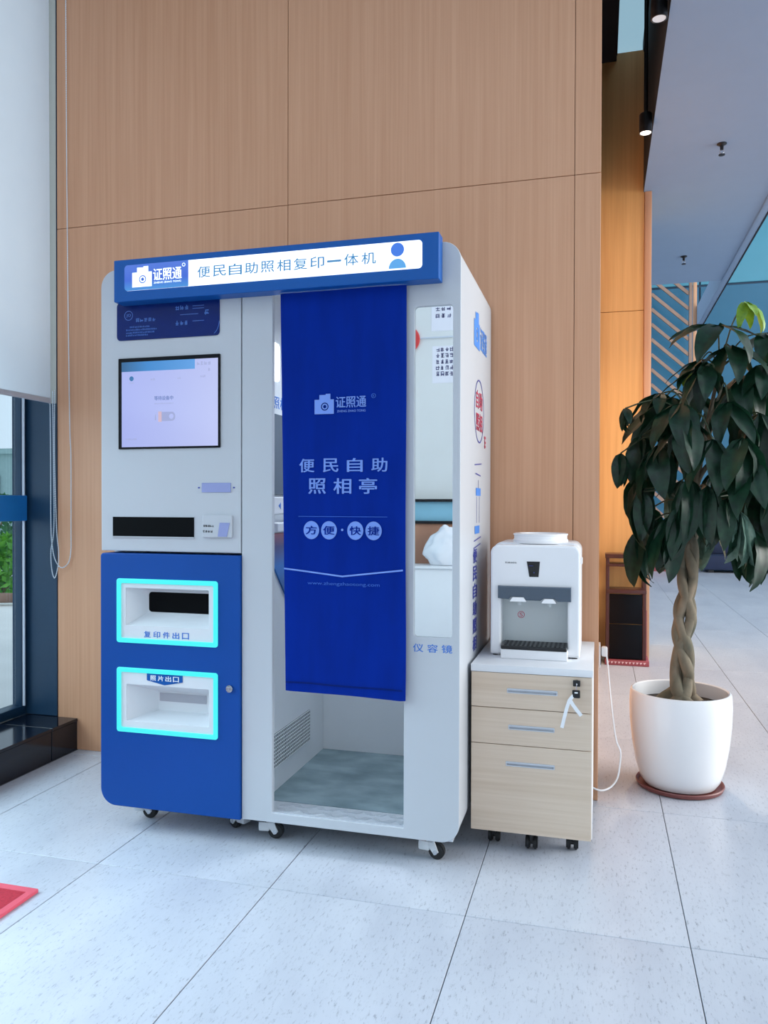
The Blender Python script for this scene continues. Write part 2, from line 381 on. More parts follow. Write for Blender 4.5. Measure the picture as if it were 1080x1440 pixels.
def strokes(m, parent, fr, rows, name='print', th=.0005):
    """illegible small print: rows of (x0, x1, z, glyph height); every glyph a few crossing strokes"""
    mb = MB()
    def q(x0, x1, z0, z1):
        mb.prism([fr(x0, z0, 0), fr(x1, z0, 0), fr(x1, z1, 0), fr(x0, z1, 0)], [fr(x0, z0, th), fr(x1, z0, th), fr(x1, z1, th), fr(x0, z1, th)])
    for (x0, x1, z, h) in rows:
        n = max(1, round((x1 - x0) / (h * 1.12))); g = (x1 - x0) / n
        for i in range(n):
            a = x0 + i * g + g * .06; b = a + g * .82; t = h * .17
            for k in range(rng.choice((2, 3))):
                zz = z - h / 2 + h * (k + rng.random() * .5) / 3; q(a + rng.random() * g * .2, b - rng.random() * g * .2, zz, zz + t)
            for k in range(rng.choice((1, 2))):
                xx = a + (b - a) * (rng.random() * .4 + k * .5); q(xx, xx + t, z - h / 2, z + h / 2 - rng.random() * h * .25)
    o = mb.build(name, m, parent, smooth=0); o['kind'] = 'stuff'; return o
def camera_logo(fr, x0, x1, z0, z1, th=.0006):
    """camera body with a raised finder and a ring lens, as an outline with holes"""
    W = x1 - x0; H = z1 - z0; b = z0 + H * .72
    body = [(x0, z0), (x1, z0), (x1, b), (x0 + W * .82, b), (x0 + W * .82, z1), (x0 + W * .58, z1), (x0 + W * .58, z1 - H * .05), (x0 + W * .25, z1 - H * .05), (x0 + W * .25, b), (x0, b)]
    cx = x0 + W * .53; cz = z0 + H * .37; r = min(W, H) * .2
    mb = MB().mesh2d(plate2d([body, circ(cx, cz, r, 24)], th), fr).mesh2d(plate2d([circ(cx, cz, r * .74, 24), circ(cx, cz, r * .42, 20)], th), fr)
    return mb

# ================================================================== THE SETTING
# floor: slab and single tiles
TX, TY, TW, TL = -1.5608, 2.2006, .6, .9366
fl = struct(MB().box(-2.75, 9.0, -4.0, 15.6, -.12, -.003).build('floor', 'grout'), 'pale grey porcelain tile floor of the lobby', 'floor')
def tile_mesh(x0, x1, y0, y1):
    mb = MB().box(-(x1 - x0) / 2, (x1 - x0) / 2, -(y1 - y0) / 2, (y1 - y0) / 2, -.012, 0, .0012, 1)
    me = bpy.data.meshes.new('floor_tile'); mb.bm.to_mesh(me); mb.bm.free(); me.materials.append(M['tile']); return me
full = tile_mesh(0, TW - .0028, 0, TL - .0028)
for i in range(-1, 9):
    for j in range(-1, 9):
        x0 = TX + TW * i; y0 = TY + TL * j
        if x0 < -2.37 + .01: continue
        if x0 + TW < 0.05 and y0 > 3.25: continue
        o = bpy.data.objects.new('floor_tile', full); C.objects.link(o); o.parent = fl
        o.location = Vector((x0 + TW / 2, y0 + TL / 2, 0)) - ORG[fl.name]
# the narrow cut tiles along the window sill and the far field beyond the single tiles
cut = tile_mesh(0, TX - TW + 2.377 - .003, 0, TL - .0028)
for j in range(-1, 2):
    o = bpy.data.objects.new('floor_tile', cut); C.objects.link(o); o.parent = fl
    o.location = Vector(((-2.377 + TX - TW) / 2, TY + TL * j + TL / 2, 0)) - ORG[fl.name]
mb = MB()
for i in range(-1, 18):
    for j in list(range(-6, -1)) + list(range(9, 14)):
        x0 = TX + TW * i; y0 = TY + TL * j
        if x0 + TW < .05 and 5 < j < 9: continue
        mb.box(x0 + .0014, x0 + TW - .0014, y0 + .0014, y0 + TL - .0014, -.012, 0)
    if i >= 9:
        for j in range(-1, 9):
            x0 = TX + TW * i; y0 = TY + TL * j; mb.box(x0 + .0014, x0 + TW - .0014, y0 + .0014, y0 + TL - .0014, -.012, 0)
ft = mb.build('far_tiles', 'tile', fl, 0); ft['kind'] = 'stuff'

# wood-panelled wall behind the booth
WY = 3.197
wf = struct(MB().box(-2.487, 0.0, WY + .018, 6.2, 0, 4.6).build('wall_front', 'wall_wood'), 'tall oak veneer wall behind the photo booth', 'wall')
for (x0, x1) in ((-2.487, -1.312), (-1.312, -.1), (-.1, .0)):
    for (z0, z1) in ((0, 2.465), (2.465, 4.6)):
        MB().box(x0 + .0012, x1 - .0012 if x1 < 0 else x1, WY, WY + .017, z0 + .001, z1 - .0015, .0008, 1).build('wall_panel', 'wall_wood', wf, 0)
struct(MB().box(-2.530, -2.488, WY - .006, WY + .01, 1.64, 4.6, .001, 1).build('trim_1', 'edge_strip'), 'pale metal corner strip between wood wall and window', 'trim')
# farther wood pier right of it
w2 = struct(MB().box(-.02, .314, 6.222, 6.9, 0, 4.56).build('wall_far', 'far_wood'), 'honey coloured wood pier standing farther back', 'wall')
for (z0, z1) in ((0, 2.62), (2.62, 4.56)):
    MB().box(0.0, .314, 6.2, 6.22, z0 + .002, z1 - .002, .001, 1).build('wall_panel', 'far_wood', w2, 0)
struct(MB().box(.316, .366, 6.19, 6.26, 0, 3.5, .003).build('trim_2', 'trim_wood'), 'light wood edge post beside the honey coloured pier', 'trim')
# ceilings
struct(MB().box(-2.8, .108, -2.6, 6.3, 4.56, 4.66).box(.108, .306, -2.6, 2.6, 4.56, 4.66).build('ceiling', 'ceil'), 'high white ceiling strip above the wood walls', 'ceiling')
struct(MB().box(-.0, .108, 3.0, 6.2, 4.5, 4.558).build('trim_3', 'dark'), 'dark strip standing in for the shadow gap along the top of the wood wall', 'trim')  # solid strip, the shade of the slot is put into its dark colour
struct(MB().box(.307, .335, -2.6, 9.0, 3.502, 4.66).build('trim_4', 'dark'), 'dark fascia along the edge of the lower ceiling', 'trim')
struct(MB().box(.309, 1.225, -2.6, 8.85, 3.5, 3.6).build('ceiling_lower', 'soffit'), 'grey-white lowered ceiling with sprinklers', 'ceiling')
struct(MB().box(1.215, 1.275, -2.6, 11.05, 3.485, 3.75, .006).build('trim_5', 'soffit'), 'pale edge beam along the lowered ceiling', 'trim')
struct(MB().box(1.276, 1.286, -2.6, 11.05, 3.48, 3.76).build('trim_6', 'dark'), 'thin dark metal line along the ceiling edge beam', 'trim')
struct(MB().box(1.3, 9.0, -2.6, 15.7, 8.2, 8.3).build('ceiling_upper', 'ceil'), 'high roof over the far lobby', 'ceiling')

sk = struct(MB().box(.106, .114, 2.6, 6.3, 4.545, 4.66).box(.300, .306, 2.6, 6.3, 4.545, 4.66).build('window_2', 'dark'), 'narrow skylight strip high above the honey wood pier', 'skylight')
for (y0, y1) in ((2.6, 4.4), (4.4, 6.3)): MB().box(.114, .300, y0, y1, 4.60, 4.608).build('pane', 'sky_glass', sk, 0)

struct(MB().box(1.172, 1.2145, 10.98, 11.06, 0, 8.2, .003).build('trim_10', 'trim_wood'), 'slim wooden column carrying the ceiling edge beam', 'column')
# far end: teal glass wall made of panels, slatted screen in front
fe = struct(MB().box(-3.0, 9.0, 15.3, 15.5, 0, 8.2).build('wall_end', 'navy_frame'), 'teal glass end wall of the lobby', 'wall')
for k in range(-2, 6):
    x0 = .3 + 1.45 * k
    for (z0, z1, m) in ((.02, 5.1, 'teal_dark'), (5.14, 8.1, 'teal')):
        MB().box(x0, x0 + 1.42, 15.27, 15.3, z0, z1, .004, 1).build('glass_panel', m, fe, 0)
sc = thing('slatted_screen', 'tall wooden screen of diagonal slats behind the potted tree', 'screen', (1.2, 14.5, 0))
for (x0, x1, m) in ((.80, .86, 'slat'), (1.475, 1.525, 'slat')):
    MB().box(x0, x1, 14.46, 14.54, .30, 5.9, .004, 1).build('post', m, sc)
MB().box(.80, 1.53, 14.42, 14.58, 0, .30, .004, 1).build('base', 'rack_red', sc)
MB().box(.80, 1.53, 14.46, 14.54, 5.84, 5.9).build('top_rail', 'slat', sc)
for k in range(22):
    zr = .34 + .262 * k   # slat falls towards the right
    p0 = Vector((.86, 14.5, zr + .56)); p1 = Vector((1.475, 14.5, zr)); d = (p1 - p0).normalized(); nrm = Vector((-d.z, 0, d.x)) * .027
    if p0.z > 5.84:
        t = (5.84 - p1.z) / (p0.z - p1.z)
        if t < .1: continue
        p0 = p1 + (p0 - p1) * t
    MB().prism([p0 + nrm + Vector((0, -.02, 0)), p0 - nrm + Vector((0, -.02, 0)), p1 - nrm + Vector((0, -.02, 0)), p1 + nrm + Vector((0, -.02, 0))],
               [p0 + nrm + Vector((0, .02, 0)), p0 - nrm + Vector((0, .02, 0)), p1 - nrm + Vector((0, .02, 0)), p1 + nrm + Vector((0, .02, 0))]).build('slat', 'slat', sc, 0)
# dark bench along the far wall
bn = thing('lobby_bench', 'low dark navy bench against the far teal wall', 'bench', (2.9, 14.6, 0))
MB().box(1.72, 4.3, 14.35, 14.95, .05, .30, .02).build('seat', 'navy_sofa', bn)
MB().box(1.72, 4.3, 14.85, 15.05, .30, .50, .02).build('backrest', 'navy_sofa', bn)
for x in (1.85, 4.15):
    MB().box(x - .04, x + .04, 14.4, 14.9, 0, .05).build('foot', 'black', bn)

# left window wall
wl = struct(MB().box(-2.76, -2.48, -2.6, WY + .02, 3.9, 4.6).box(-2.76, -2.49, WY + .02, 6.2, 0, 4.6).build('wall_left', 'navy_frame'), 'navy window wall along the left side', 'wall')
struct(MB().box(-2.70, -2.487, WY - .005, WY + .018, .152, 3.9, .001, 1).build('trim_7', 'navy_frame'), 'dark navy window reveal beside the wood wall', 'trim')
sl = struct(MB().box(-2.74, -2.385, -2.6, WY - .002, 0, .14).build('trim_8', 'sill'), 'black polished stone step under the window', 'sill')
for (y0, y1) in ((-2.6, -.6), (-.6, 1.4), (1.4, 3.012), (3.015, WY - .003)):
    MB().box(-2.655, -2.374, y0 + .001, y1 - .001, .136, .150, .0015, 1).build('sill_slab', 'sill', sl, 0)
    MB().box(-2.386, -2.377, y0 + .001, y1 - .001, .002, .135, .001, 1).build('sill_front', 'sill', sl, 0)
wn = struct(MB().box(-2.73, -2.66, -2.6, WY - .009, .152, .195, .003).box(-2.73, -2.66, -2.6, WY - .009, 3.84, 3.9).build('window_1', 'navy_frame'), 'tall window with navy frame left of the booth', 'window')
for y in (3.173, 1.55, -.05, -1.65):
    MB().box(-2.698, -2.66, y - .0145, y + .0145, .195, 3.84, .003).build('mullion', 'navy_frame', wn)
    MB().box(-2.662, -2.648, y - .008, y - .001, .196, 3.84, .001, 1).build('glazing_bead', 'bead_trim', wn)
for (y0, y1) in ((1.572, 3.158), (-.028, 1.528), (-1.628, -.072)):
    MB().box(-2.70, -2.692, y0, y1, .196, 3.84).build('pane', 'glass', wn, 0)

# wall behind the photographer, seen in the booth mirror
BY = -2.2
struct(MB().box(-2.9, 4.0, BY - .12, BY, 0, 4.56).build('wall_back', 'wall_white'), 'white wall opposite the booth, seen in its mirror', 'wall')
struct(MB().box(-2.45, .8, BY, BY + .012, 2.695, 2.707).build('trim_9', 'bead_trim'), 'thin grey rail on the white wall opposite the booth', 'trim')

# glazed right side of the lobby
wr = struct(MB().box(8.96, 9.04, -2.3, 15.5, 0, .12).box(8.96, 9.04, -2.3, 15.5, 8.1, 8.2).build('window_3', 'navy_frame'), 'glazed facade far on the right side of the lobby', 'window')
for k in range(8):
    y = -2.25 + 2.5 * k
    MB().box(8.97, 9.03, y - .03, y + .03, .12, 8.1).build('mullion', 'navy_frame', wr, 0)
    if k < 7: MB().box(8.995, 9.003, y + .03, y + 2.47, .12, 8.1).build('pane', 'glass', wr, 0)

# ================================================================== PHOTO BOOTH
FY, BK = 2.461, 3.178          # front and back planes
XL, XM, XR = -1.729, -1.178, -.424
ZB, ZT = .0857, 2.0
pb = thing('photo_booth', 'white and blue self-service photo booth with touchscreen kiosk and lit header sign', 'photo booth', (-1.08, 2.82, 0))
plate('kiosk_body', 'white', pb, [rrect(XL, XM - .002, ZB, ZT, (.06, 0, 0, .06))], front(BK), BK - FY - .08)
plate('upper_panel', 'white', pb, [rrect(XL, XM - .003, .998, ZT, (.004, 0, 0, .06))], front(FY + .0795), .0795, .002)
dr = plate('lower_door', 'blue', pb, [rrect(XL + .004, XM - .001, ZB, .990, (.06, 0, .004, .012)), rrect(-1.646, -1.269, .683, .892, .006), rrect(-1.646, -1.269, .365, .575, .006)], front(FY + .0795), .0915, .003)
# door lock
lk = MB().cyl((-1.215, FY - .012, .535), (-1.215, FY - .022, .535), .0125, n=24, bev=.002).build('lock', 'chrome', dr)
MB().box(-1.2165, -1.2135, FY - .0232, FY - .0215, .529, .541).box(-1.222, -1.208, FY - .028, FY - .022, .5385, .5415).build('keyway', 'steel', lk if False else dr)
# information plate
ip = plate('info_plate', 'navy_print', pb, [rrect(-1.662, -1.260, 1.746, 1.880, .014)], front(FY), .004, .001)
f_ip = front(FY - .004)
strokes('faint_print', ip, f_ip, [(-1.585, -1.505, 1.815, .013)], 'lettering')
strokes('faint_print', ip, f_ip, [(-1.61, -1.53, 1.792, .006), (-1.625, -1.50, 1.782, .006), (-1.625, -1.51, 1.772, .006), (-1.625, -1.535, 1.763, .006)], 'print')
strokes('faint_print', ip, f_ip, [(-1.43, -1.375, 1.849, .016), (-1.318, -1.296, 1.828, .018), (-1.43, -1.378, 1.796, .016)], 'icon_row')
MB().mesh2d(plate2d([circ(-1.614, 1.833, .017), circ(-1.614, 1.833, .0152)], .0005), f_ip).mesh2d(text2d('JO', -1.614, 1.833, .018, .012, .0005), f_ip).build('emblem', 'faint_print', ip, 0)
mb = MB()
for (x0, x1, z) in ((-1.362, -1.318, 1.852), (-1.362, -1.318, 1.843), (-1.41, -1.34, 1.824), (-1.362, -1.318, 1.80)):
    mb.box(x0, x1, FY - .0045, FY - .004, z - .0008, z + .0008)
mb.tube([(-1.29 + .03 * math.sin(a), FY - .004, 1.80 - .05 * math.cos(a)) for a in [R(20 + 7 * k) for k in range(10)]], .001, 6)
mb.build('guide_line', 'faint_print', ip, 0)['kind'] = 'stuff'
# touchscreen
ds = plate('display', 'bezel', pb, [rrect(-1.655, -1.257, 1.360, 1.682, .003)], front(FY), .006, .001)
f_s = front(FY - .0062)
M['screen'] = grad_mat('screen_glow', [(0, (176, 186, 250)), (.5, (186, 196, 252)), (1, (200, 208, 255))], 0, -.56, -.18, .92, .15, True)
M['screen_bar'] = grad_mat('screen_title_bar', [(0, (22, 96, 150)), (.35, (50, 140, 215)), (1, (96, 168, 240))], 0, -.555, -.275, .9, .15, True)
M['screen_ink'] = mat('screen_text', (20, 20, 30), .3, emit=(96, 122, 190), estr=.92, var=.01)
M['screen_soft'] = mat('screen_soft_text', (20, 20, 30), .3, emit=(168, 178, 226), estr=.92, var=.01)
M['screen_peach'] = mat('screen_peach', (20, 20, 30), .3, emit=(222, 192, 208), estr=.92, var=.01)
scn = MB().box(-1.641, -1.264, FY - .0062, FY - .005, 1.367, 1.668).build('screen', 'screen', ds, 0)
MB().box(-1.641, -1.352, FY - .0068, FY - .006, 1.634, 1.668).build('title_bar', 'screen_bar', ds, 0)
text('等待设备中', 'screen_ink', ds, f_s, -1.473, 1.537, .074, .015, 'screen_text')
strokes('screen_soft', ds, f_s, [(-1.51, -1.435, 1.518, .004), (-1.525, -1.508, 1.604, .007), (-1.42, -1.405, 1.604, .006), (-1.33, -1.31, 1.607, .007), (-1.345, -1.29, 1.652, .012), (-1.302, -1.292, 1.63, .012), (-1.625, -1.58, 1.395, .006)], 'screen_print')
MB().mesh2d(plate2d([circ(-1.601, 1.609, .0085, 24)], .0006), f_s).build('screen_icon', 'screen_bar', ds, 0)
strokes('screen_soft', ds, f_s, [(-1.61, -1.59, 1.594, .005), (-1.508, -1.502, 1.47, .02)], 'screen_caption')
plate('card_icon', 'screen_soft', ds, [rrect(-1.49, -1.428, 1.456, 1.488, (0, .014, .014, 0)), circ(-1.443, 1.472, .009, 20)], f_s, .0006)
plate('card_icon', 'screen_peach', ds, [rrect(-1.494, -1.481, 1.454, 1.490, .001)], f_s, .0010)
# receipt display, document slot, card reader
plate('receipt_display', 'lav_glass', pb, [rrect(-1.328, -1.218, 1.206, 1.239, .002)], front(FY), .003, .0006)
MB().box(-1.343, -1.336, FY - .001, FY, 1.220, 1.225).box(-1.210, -1.203, FY - .001, FY, 1.220, 1.225).build('indicator_mark', 'indigo_print', pb, 0)
ds2 = plate('document_slot', 'black_void', pb, [rrect(-1.681, -1.358, 1.050, 1.120, .002)], front(FY), .002, .0005)
MB().box(-1.683, -1.356, FY - .006, FY, 1.1195, 1.1225).box(-1.683, -1.356, FY - .006, FY, 1.0475, 1.0505).build('slot_lip', 'white', ds2, 0)
cr = plate('card_reader', 'white', pb, [rrect(-1.322, -1.210, 1.050, 1.128, .006)], front(FY), .010, .003)
MB().prism([(-1.262, FY - .0102, 1.054), (-1.228, FY - .0102, 1.054), (-1.217, FY - .0102, 1.102), (-1.255, FY - .0102, 1.102)], [(-1.262, FY - .012, 1.054), (-1.228, FY - .012, 1.054), (-1.217, FY - .012, 1.102), (-1.255, FY - .012, 1.102)]).build('reader_window', 'lav_glass', cr, 0)
strokes('black', cr, front(FY - .0102), [(-1.318, -1.276, 1.091, .008), (-1.320, -1.282, 1.072, .008)], 'print')
# two output trays with glowing frames
def tray(z0, z1, inner, pocket, depth, hole_mat):
    x0, x1 = -1.656, -1.260
    t = plate('output_tray', 'white_in', pb, [rrect(x0 + .014, x1 - .014, z0 + .014, z1 - .014, .006), rrect(*pocket, .004)], front(FY - .004), .008, .001)
    plate('led_frame', 'cyan_led', t, [rrect(x0, x1, z0, z1, .010), rrect(x0 + .0165, x1 - .0165, z0 + .0165, z1 - .0165, .005)], front(FY - .012), .006, .002)
    a = pocket; b = inner; ya = FY - .006; yb = FY - .006 + depth
    o_ = [(a[0], ya, a[2]), (a[1], ya, a[2]), (a[1], ya, a[3]), (a[0], ya, a[3])]
    i_ = [(b[0], yb, b[2]), (b[1], yb, b[2]), (b[1], yb, b[3]), (b[0], yb, b[3])]
    mb = MB(); A = [mb.bm.verts.new(p) for p in o_]; B = [mb.bm.verts.new(p) for p in i_]
    for k in range(4): mb.bm.faces.new((A[k], A[(k + 1) % 4], B[(k + 1) % 4], B[k]))
    mb.bm.faces.new(B)
    mb.build('pocket', 'white_in', t, 0)
    return t
t1 = tray(.673, .901, (-1.575, -1.315, .772, .852), (-1.622, -1.296, .735, .868), .060, 'black_void')
plate('slot_shade_plate', 'black_void', t1, [rrect(-1.568, -1.318, .776, .848, .012)], front(FY + .0535), .0015)
spaced('复印件出口', 'blue_text', t1, front(FY - .012), -1.460, .706, .176, .026, .022, .02)
t2 = tray(.355, .585, (-1.540, -1.340, .418, .487), (-1.620, -1.296, .395, .525), .074, 'white_in')
plate('slot_shade_plate', 'pocket_shade', t2, [rrect(-1.533, -1.347, .452, .482, .002)], front(FY + .0675), .0015)  # shadow on the pocket's upper half, put in as a grey band
lb = plate('label_plate', 'sign_blue', t2, [[(-1.536, .570), (-1.536, .544), (-1.466, .530), (-1.396, .544), (-1.396, .570)]], front(FY - .012), .002)
spaced('照片出口', 'strap', t2, front(FY - .014), -1.466, .553, .112, .022, .018, .02)
# booth shell
plate('front_frame', 'white', pb, [rrect(XM + .001, XR, ZB, ZT, (0, .06, .06, 0)), rrect(-1.065, -.606, .118, 1.90, .003), rrect(-.574, -.449, .741, 1.800, .012)], front(FY + .02), .02, .002)
pth = [(XM + .001, ZT - .001), (XR - .06, ZT - .001)] + [(XR - .06 + .059 * math.sin(R(a)), ZT - .06 + .059 * math.cos(R(a))) for a in range(0, 91, 9)] + [(XR - .06 + .059 * math.cos(R(a)), ZB + .06 - .059 * math.sin(R(a))) for a in range(0, 91, 9)]
pin = [(XM + .001, ZT - .019), (XR - .06, ZT - .019)] + [(XR - .06 + .041 * math.sin(R(a)), ZT - .06 + .041 * math.cos(R(a))) for a in range(0, 91, 9)] + [(XR - .06 + .041 * math.cos(R(a)), ZB + .06 - .041 * math.sin(R(a))) for a in range(0, 91, 9)]
plate('side_shell', 'white', pb, [pth + pin[::-1]], front(BK), BK - FY - .0202)
MB().box(XM + .001, XR - .02, BK - .018, BK, ZB + .02, ZT - .02).build('back_panel', 'white_in', pb, 0)
MB().box(XM, -1.132, FY + .021, BK - .02, ZB + .02, ZT - .02, .001, 1).build('inner_wall', 'white_in', pb, 0)
MB().box(XM + .002, XR - .02, FY + .10, BK - .019, ZB + .004, .122).build('booth_floor', 'vinyl', pb, 0)
tp = MB().box(-1.131, XR - .02, FY + .003, FY + .0985, ZB + .004, .1215, .0008, 1).build('tread_plate', 'tread', pb, 0)
mb = MB()
for a in range(11):
    for b in range(2):
        cx = -1.04 + .042 * a; cy = FY + .028 + .045 * b; s = 1 if (a + b) % 2 else -1
        for k in range(-2, 3):
            dx = .006 * k; d = Vector((.010 * s, .012, 0)); n_ = Vector((d.y, -d.x, 0)).normalized() * .0016
            c0 = Vector((cx + dx, cy, .1213))
            q = [c0 - d - n_, c0 - d + n_, c0 + d + n_, c0 + d - n_]
            mb.prism(q, [v + Vector((0, 0, .0022)) for v in q])
tr = mb.build('tread_bars', 'tread', tp, 0); tr['kind'] = 'stuff'
# mirror in the right column
mi = MB().box(-.577, -.446, FY + .009, FY + .013, .738, 1.803).build('mirror', 'mirror', pb, 0)
tag(mi, 'tall narrow grooming mirror')
spaced('仪容镜', 'blue_text', pb, front(FY), -.512, .706, .128, .034, .026, .008)
# header sign
HY = 2.401
hs = plate('header_sign', 'sign_blue', pb, [rrect(-1.636, -.483, 1.868, 2.013, .003)], front(FY), FY - HY, .003)
tag(hs, 'blue illuminated header sign with white light panel')
fh = front(HY)
plate('light_panel', 'lit_white', hs, [rrect(-1.591, -.536, 1.903, 1.991, .012)], fh, .003, .0006)
M['logo_grad'] = grad_mat('logo_panel_gradient', [(0, (70, 160, 240)), (.4, (60, 110, 235)), (1, (84, 130, 240))], 2, 1.903, 1.991, .85, .3, True)
fl3 = front(HY - .003)
plate('logo_panel', 'logo_grad', hs, [rrect(-1.591, -1.345, 1.903, 1.991, (.012, .003, .003, .012))], fl3, .001)
fl4 = front(HY - .004)
M['lit_logo'] = mat('lightbox_logo_white', (240, 248, 255), .3, emit=(240, 248, 255), estr=.8, var=.003)
camera_logo(fl4, -1.560, -1.484, 1.913, 1.983).build('camera_logo', 'lit_logo', hs, 0)
text('证照通', 'lit_logo', hs, fl4, -1.424, 1.951, .108, .040, bold=.02)
text('ZHENG ZHAO TONG', 'lit_logo', hs, fl4, -1.424, 1.9235, .104, .006)
MB().mesh2d(plate2d([circ(-1.362, 1.977, .0062, 20), circ(-1.362, 1.977, .0042, 16)], .0006), fl4).build('registered_ring', 'lit_logo', hs, 0)
spaced('便民自助照相复印一体机', 'lit_blue_letter', hs, fl3, -.998, 1.947, .625, .047, .037, .006)
plate('person_icon', 'lit_icon', hs, [circ(-.615, 1.966, .0215, 32)], fl3, .0008)
plate('person_icon', 'lit_icon2', hs, [[(-.615 + .028 * math.cos(R(a)), 1.9075 + .030 * math.sin(R(a))) for a in range(0, 181, 10)]], fl3, .0008)
MB().box(-1.17, -1.115, FY + .02, FY + .05, ZT - .001, ZT + .028, .004).build('cable_grip', 'black', pb)
bc = MB().box(-1.0, -.62, 2.62, 3.0, ZT - .035, ZT - .02, .003).build('booth_fill_panel', 'lit_white', pb)  # added glowing panel, with the area light below, to brighten the booth interior
l = bpy.data.lights.new('booth_fill_light', 'AREA'); l.shape = 'RECTANGLE'; l.size = .36; l.size_y = .34; l.energy = 5.0; l.color = (.82, .92, 1.0); l.spread = R(105)
o = bpy.data.objects.new('booth_fill_light', l); C.objects.link(o); o.parent = pb; o.location = Vector((-.81, 2.81, ZT - .045)) - ORG[pb.name]
# interior fittings on the inner left wall
fi = side(-1.132)
plate('inner_lamp', 'lit_lamp', pb, [rrect(2.585, 2.66, 1.610, 1.745, .012)], fi, .010, .003)
text('照相亭', 'blue_text', pb, fi, 2.72, 1.535, .22, .045)
mo = plate('inner_monitor', 'smoke', pb, [rrect(2.58, 2.93, 1.200, 1.490, .006)], fi, .012, .002)
pnl = plate('button_panel', 'lam_white', pb, [rrect(2.56, 2.95, 1.130, 1.192, .006)], fi, .020, .003)
MB().mesh2d(plate2d([[(2.625, 1.160), (2.645, 1.172), (2.645, 1.148)]], .001), side(-1.112)).mesh2d(plate2d([rrect(2.675, 2.69, 1.15, 1.182, .001)], .001), side(-1.112)).mesh2d(plate2d([[(2.71, 1.15), (2.72, 1.175), (2.73, 1.15)]], .001), side(-1.112)).build('button', 'blue_text', pnl, 0)
plate('console_ledge', 'lam_white', pb, [rrect(2.56, 2.95, 1.066, 1.100, .004)], fi, .045, .004)
plate('console_poster', 'poster', pb, [[(2.59, .97), (2.60, 1.060), (2.93, 1.060), (2.93, .80), (2.755, .80)]], fi, .006, .001)
vg = plate('vent_plate', 'vent_dark', pb, [rrect(2.53, 2.995, .205, .332, .002)], fi, .0012)
mb = MB()
for k in range(32): mb.box(-1.131, -1.1285, 2.534 + .0148 * k, 2.5370 + .0148 * k, .207, .330)
for k in range(10): mb.box(-1.1305, -1.128, 2.532, 2.993, .207 + .0135 * k, .2095 + .0135 * k)
g_ = mb.build('vent_grille', 'white_in', vg, 0); g_['kind'] = 'stuff'
plate('paper_scrap', 'paper', pb, [[(3.0, .123), (3.05, .123), (3.05, .19)]], side(XR - .024), .001)
# printed graphics on the outer right side
fs = side(XR)
camera_logo(fs, 2.735, 2.865, 1.725, 1.855).build('side_logo', 'side_blue', pb, 0)
text('证照通', 'side_blue', pb, fs, 2.965, 1.775, .165, .085, 'side_lettering')
rg = MB().mesh2d(plate2d([circ(2.862, 1.505, .115, 48), circ(2.862, 1.505, .110, 48)], .0006), fs).build('side_emblem', 'indigo_print', pb, 0)
text('自助', 'red_print', rg, fs, 2.862, 1.545, .150, .065, bold=.005)
text('照相', 'red_print', rg, fs, 2.862, 1.465, .150, .065, bold=.005)
strokes('red_print', rg, fs, [(2.985, 3.045, 1.405, .05)], 'seal')
mb = MB()
for (y0, z0, y1, z1) in ((2.76, 1.305, 2.92, 1.315), (2.78, 1.275, 2.90, 1.27), (2.843, 1.255, 2.847, 1.225), (2.805, 1.195, 2.808, 1.10), (2.868, 1.195, 2.871, 1.10), (2.75, 1.035, 2.91, 1.045), (2.74, 1.01, 2.90, 1.02)):
    mb.box(XR, XR + .0006, min(y0, y1), max(y0, y1), min(z0, z1), max(z0, z1)) if abs(z1 - z0) > .02 else mb.prism([(XR, y0, z0), (XR, y1, z1), (XR, y1, z1 + .004), (XR, y0, z0 + .004)], [(XR + .0006, y0, z0), (XR + .0006, y1, z1), (XR + .0006, y1, z1 + .004), (XR + .0006, y0, z0 + .004)])
mb.build('side_line', 'indigo_print', pb, 0)
MB().box(XR, XR + .0006, 2.79, 2.90, 1.198, 1.226).box(XR, XR + .0006, 2.765, 2.875, 1.062, 1.090).build('side_block', 'side_blue', pb, 0)
for k, ch in enumerate('便民自助照相'):
    MB().mesh2d(text2d(ch, 2.772, .985 - .062 * k, .085, .050, .0006, .03), fs).build('side_character', 'indigo_print', pb, 0)
# casters
def caster(x, y, ang, parent):
    q = Matrix.Translation((x, y, 0)) @ Matrix.Rotation(ang, 4, 'Z')
    def P(mb): bmesh.ops.transform(mb.bm, matrix=q, verts=mb.bm.verts); return mb
    c_ = P(MB().box(-.028, .028, -.028, .028, .076, .0862, .002).cyl((0, 0, .062), (0, 0, .077), .021, n=20, bev=.003)).build('caster', 'caster_grey', parent)
    P(MB().prism([(-.012, -.019, .064), (.020, -.019, .066), (.036, -.019, .028), (.022, -.019, .018), (.002, -.019, .044)], [(-.012, -.013, .064), (.020, -.013, .066), (.036, -.013, .028), (.022, -.013, .018), (.002, -.013, .044)])
      .prism([(-.012, .013, .064), (.020, .013, .066), (.036, .013, .028), (.022, .013, .018), (.002, .013, .044)], [(-.012, .019, .064), (.020, .019, .066), (.036, .019, .028), (.022, .019, .018), (.002, .019, .044)])
      .box(-.012, .018, -.019, .019, .056, .066, .002)).build('fork', 'caster_grey', c_)
    P(MB().cyl((.026, -.0115, .0275), (.026, .0115, .0275), .0272, n=28, bev=.004)).build('wheel', 'rubber', c_)
    P(MB().cyl((.026, -.021, .0275), (.026, .021, .0275), .007, n=14)).build('axle', 'chrome', c_)
    P(MB().box(-.036, -.004, -.0205, .014, .060, .073, .002)).build('brake_tab', 'saucer' if (x > -.6) else 'black', c_)
    P(MB().box(-.034, .006, -.020, .020, .028, .062, .006)).build('housing', 'caster_grey', c_)
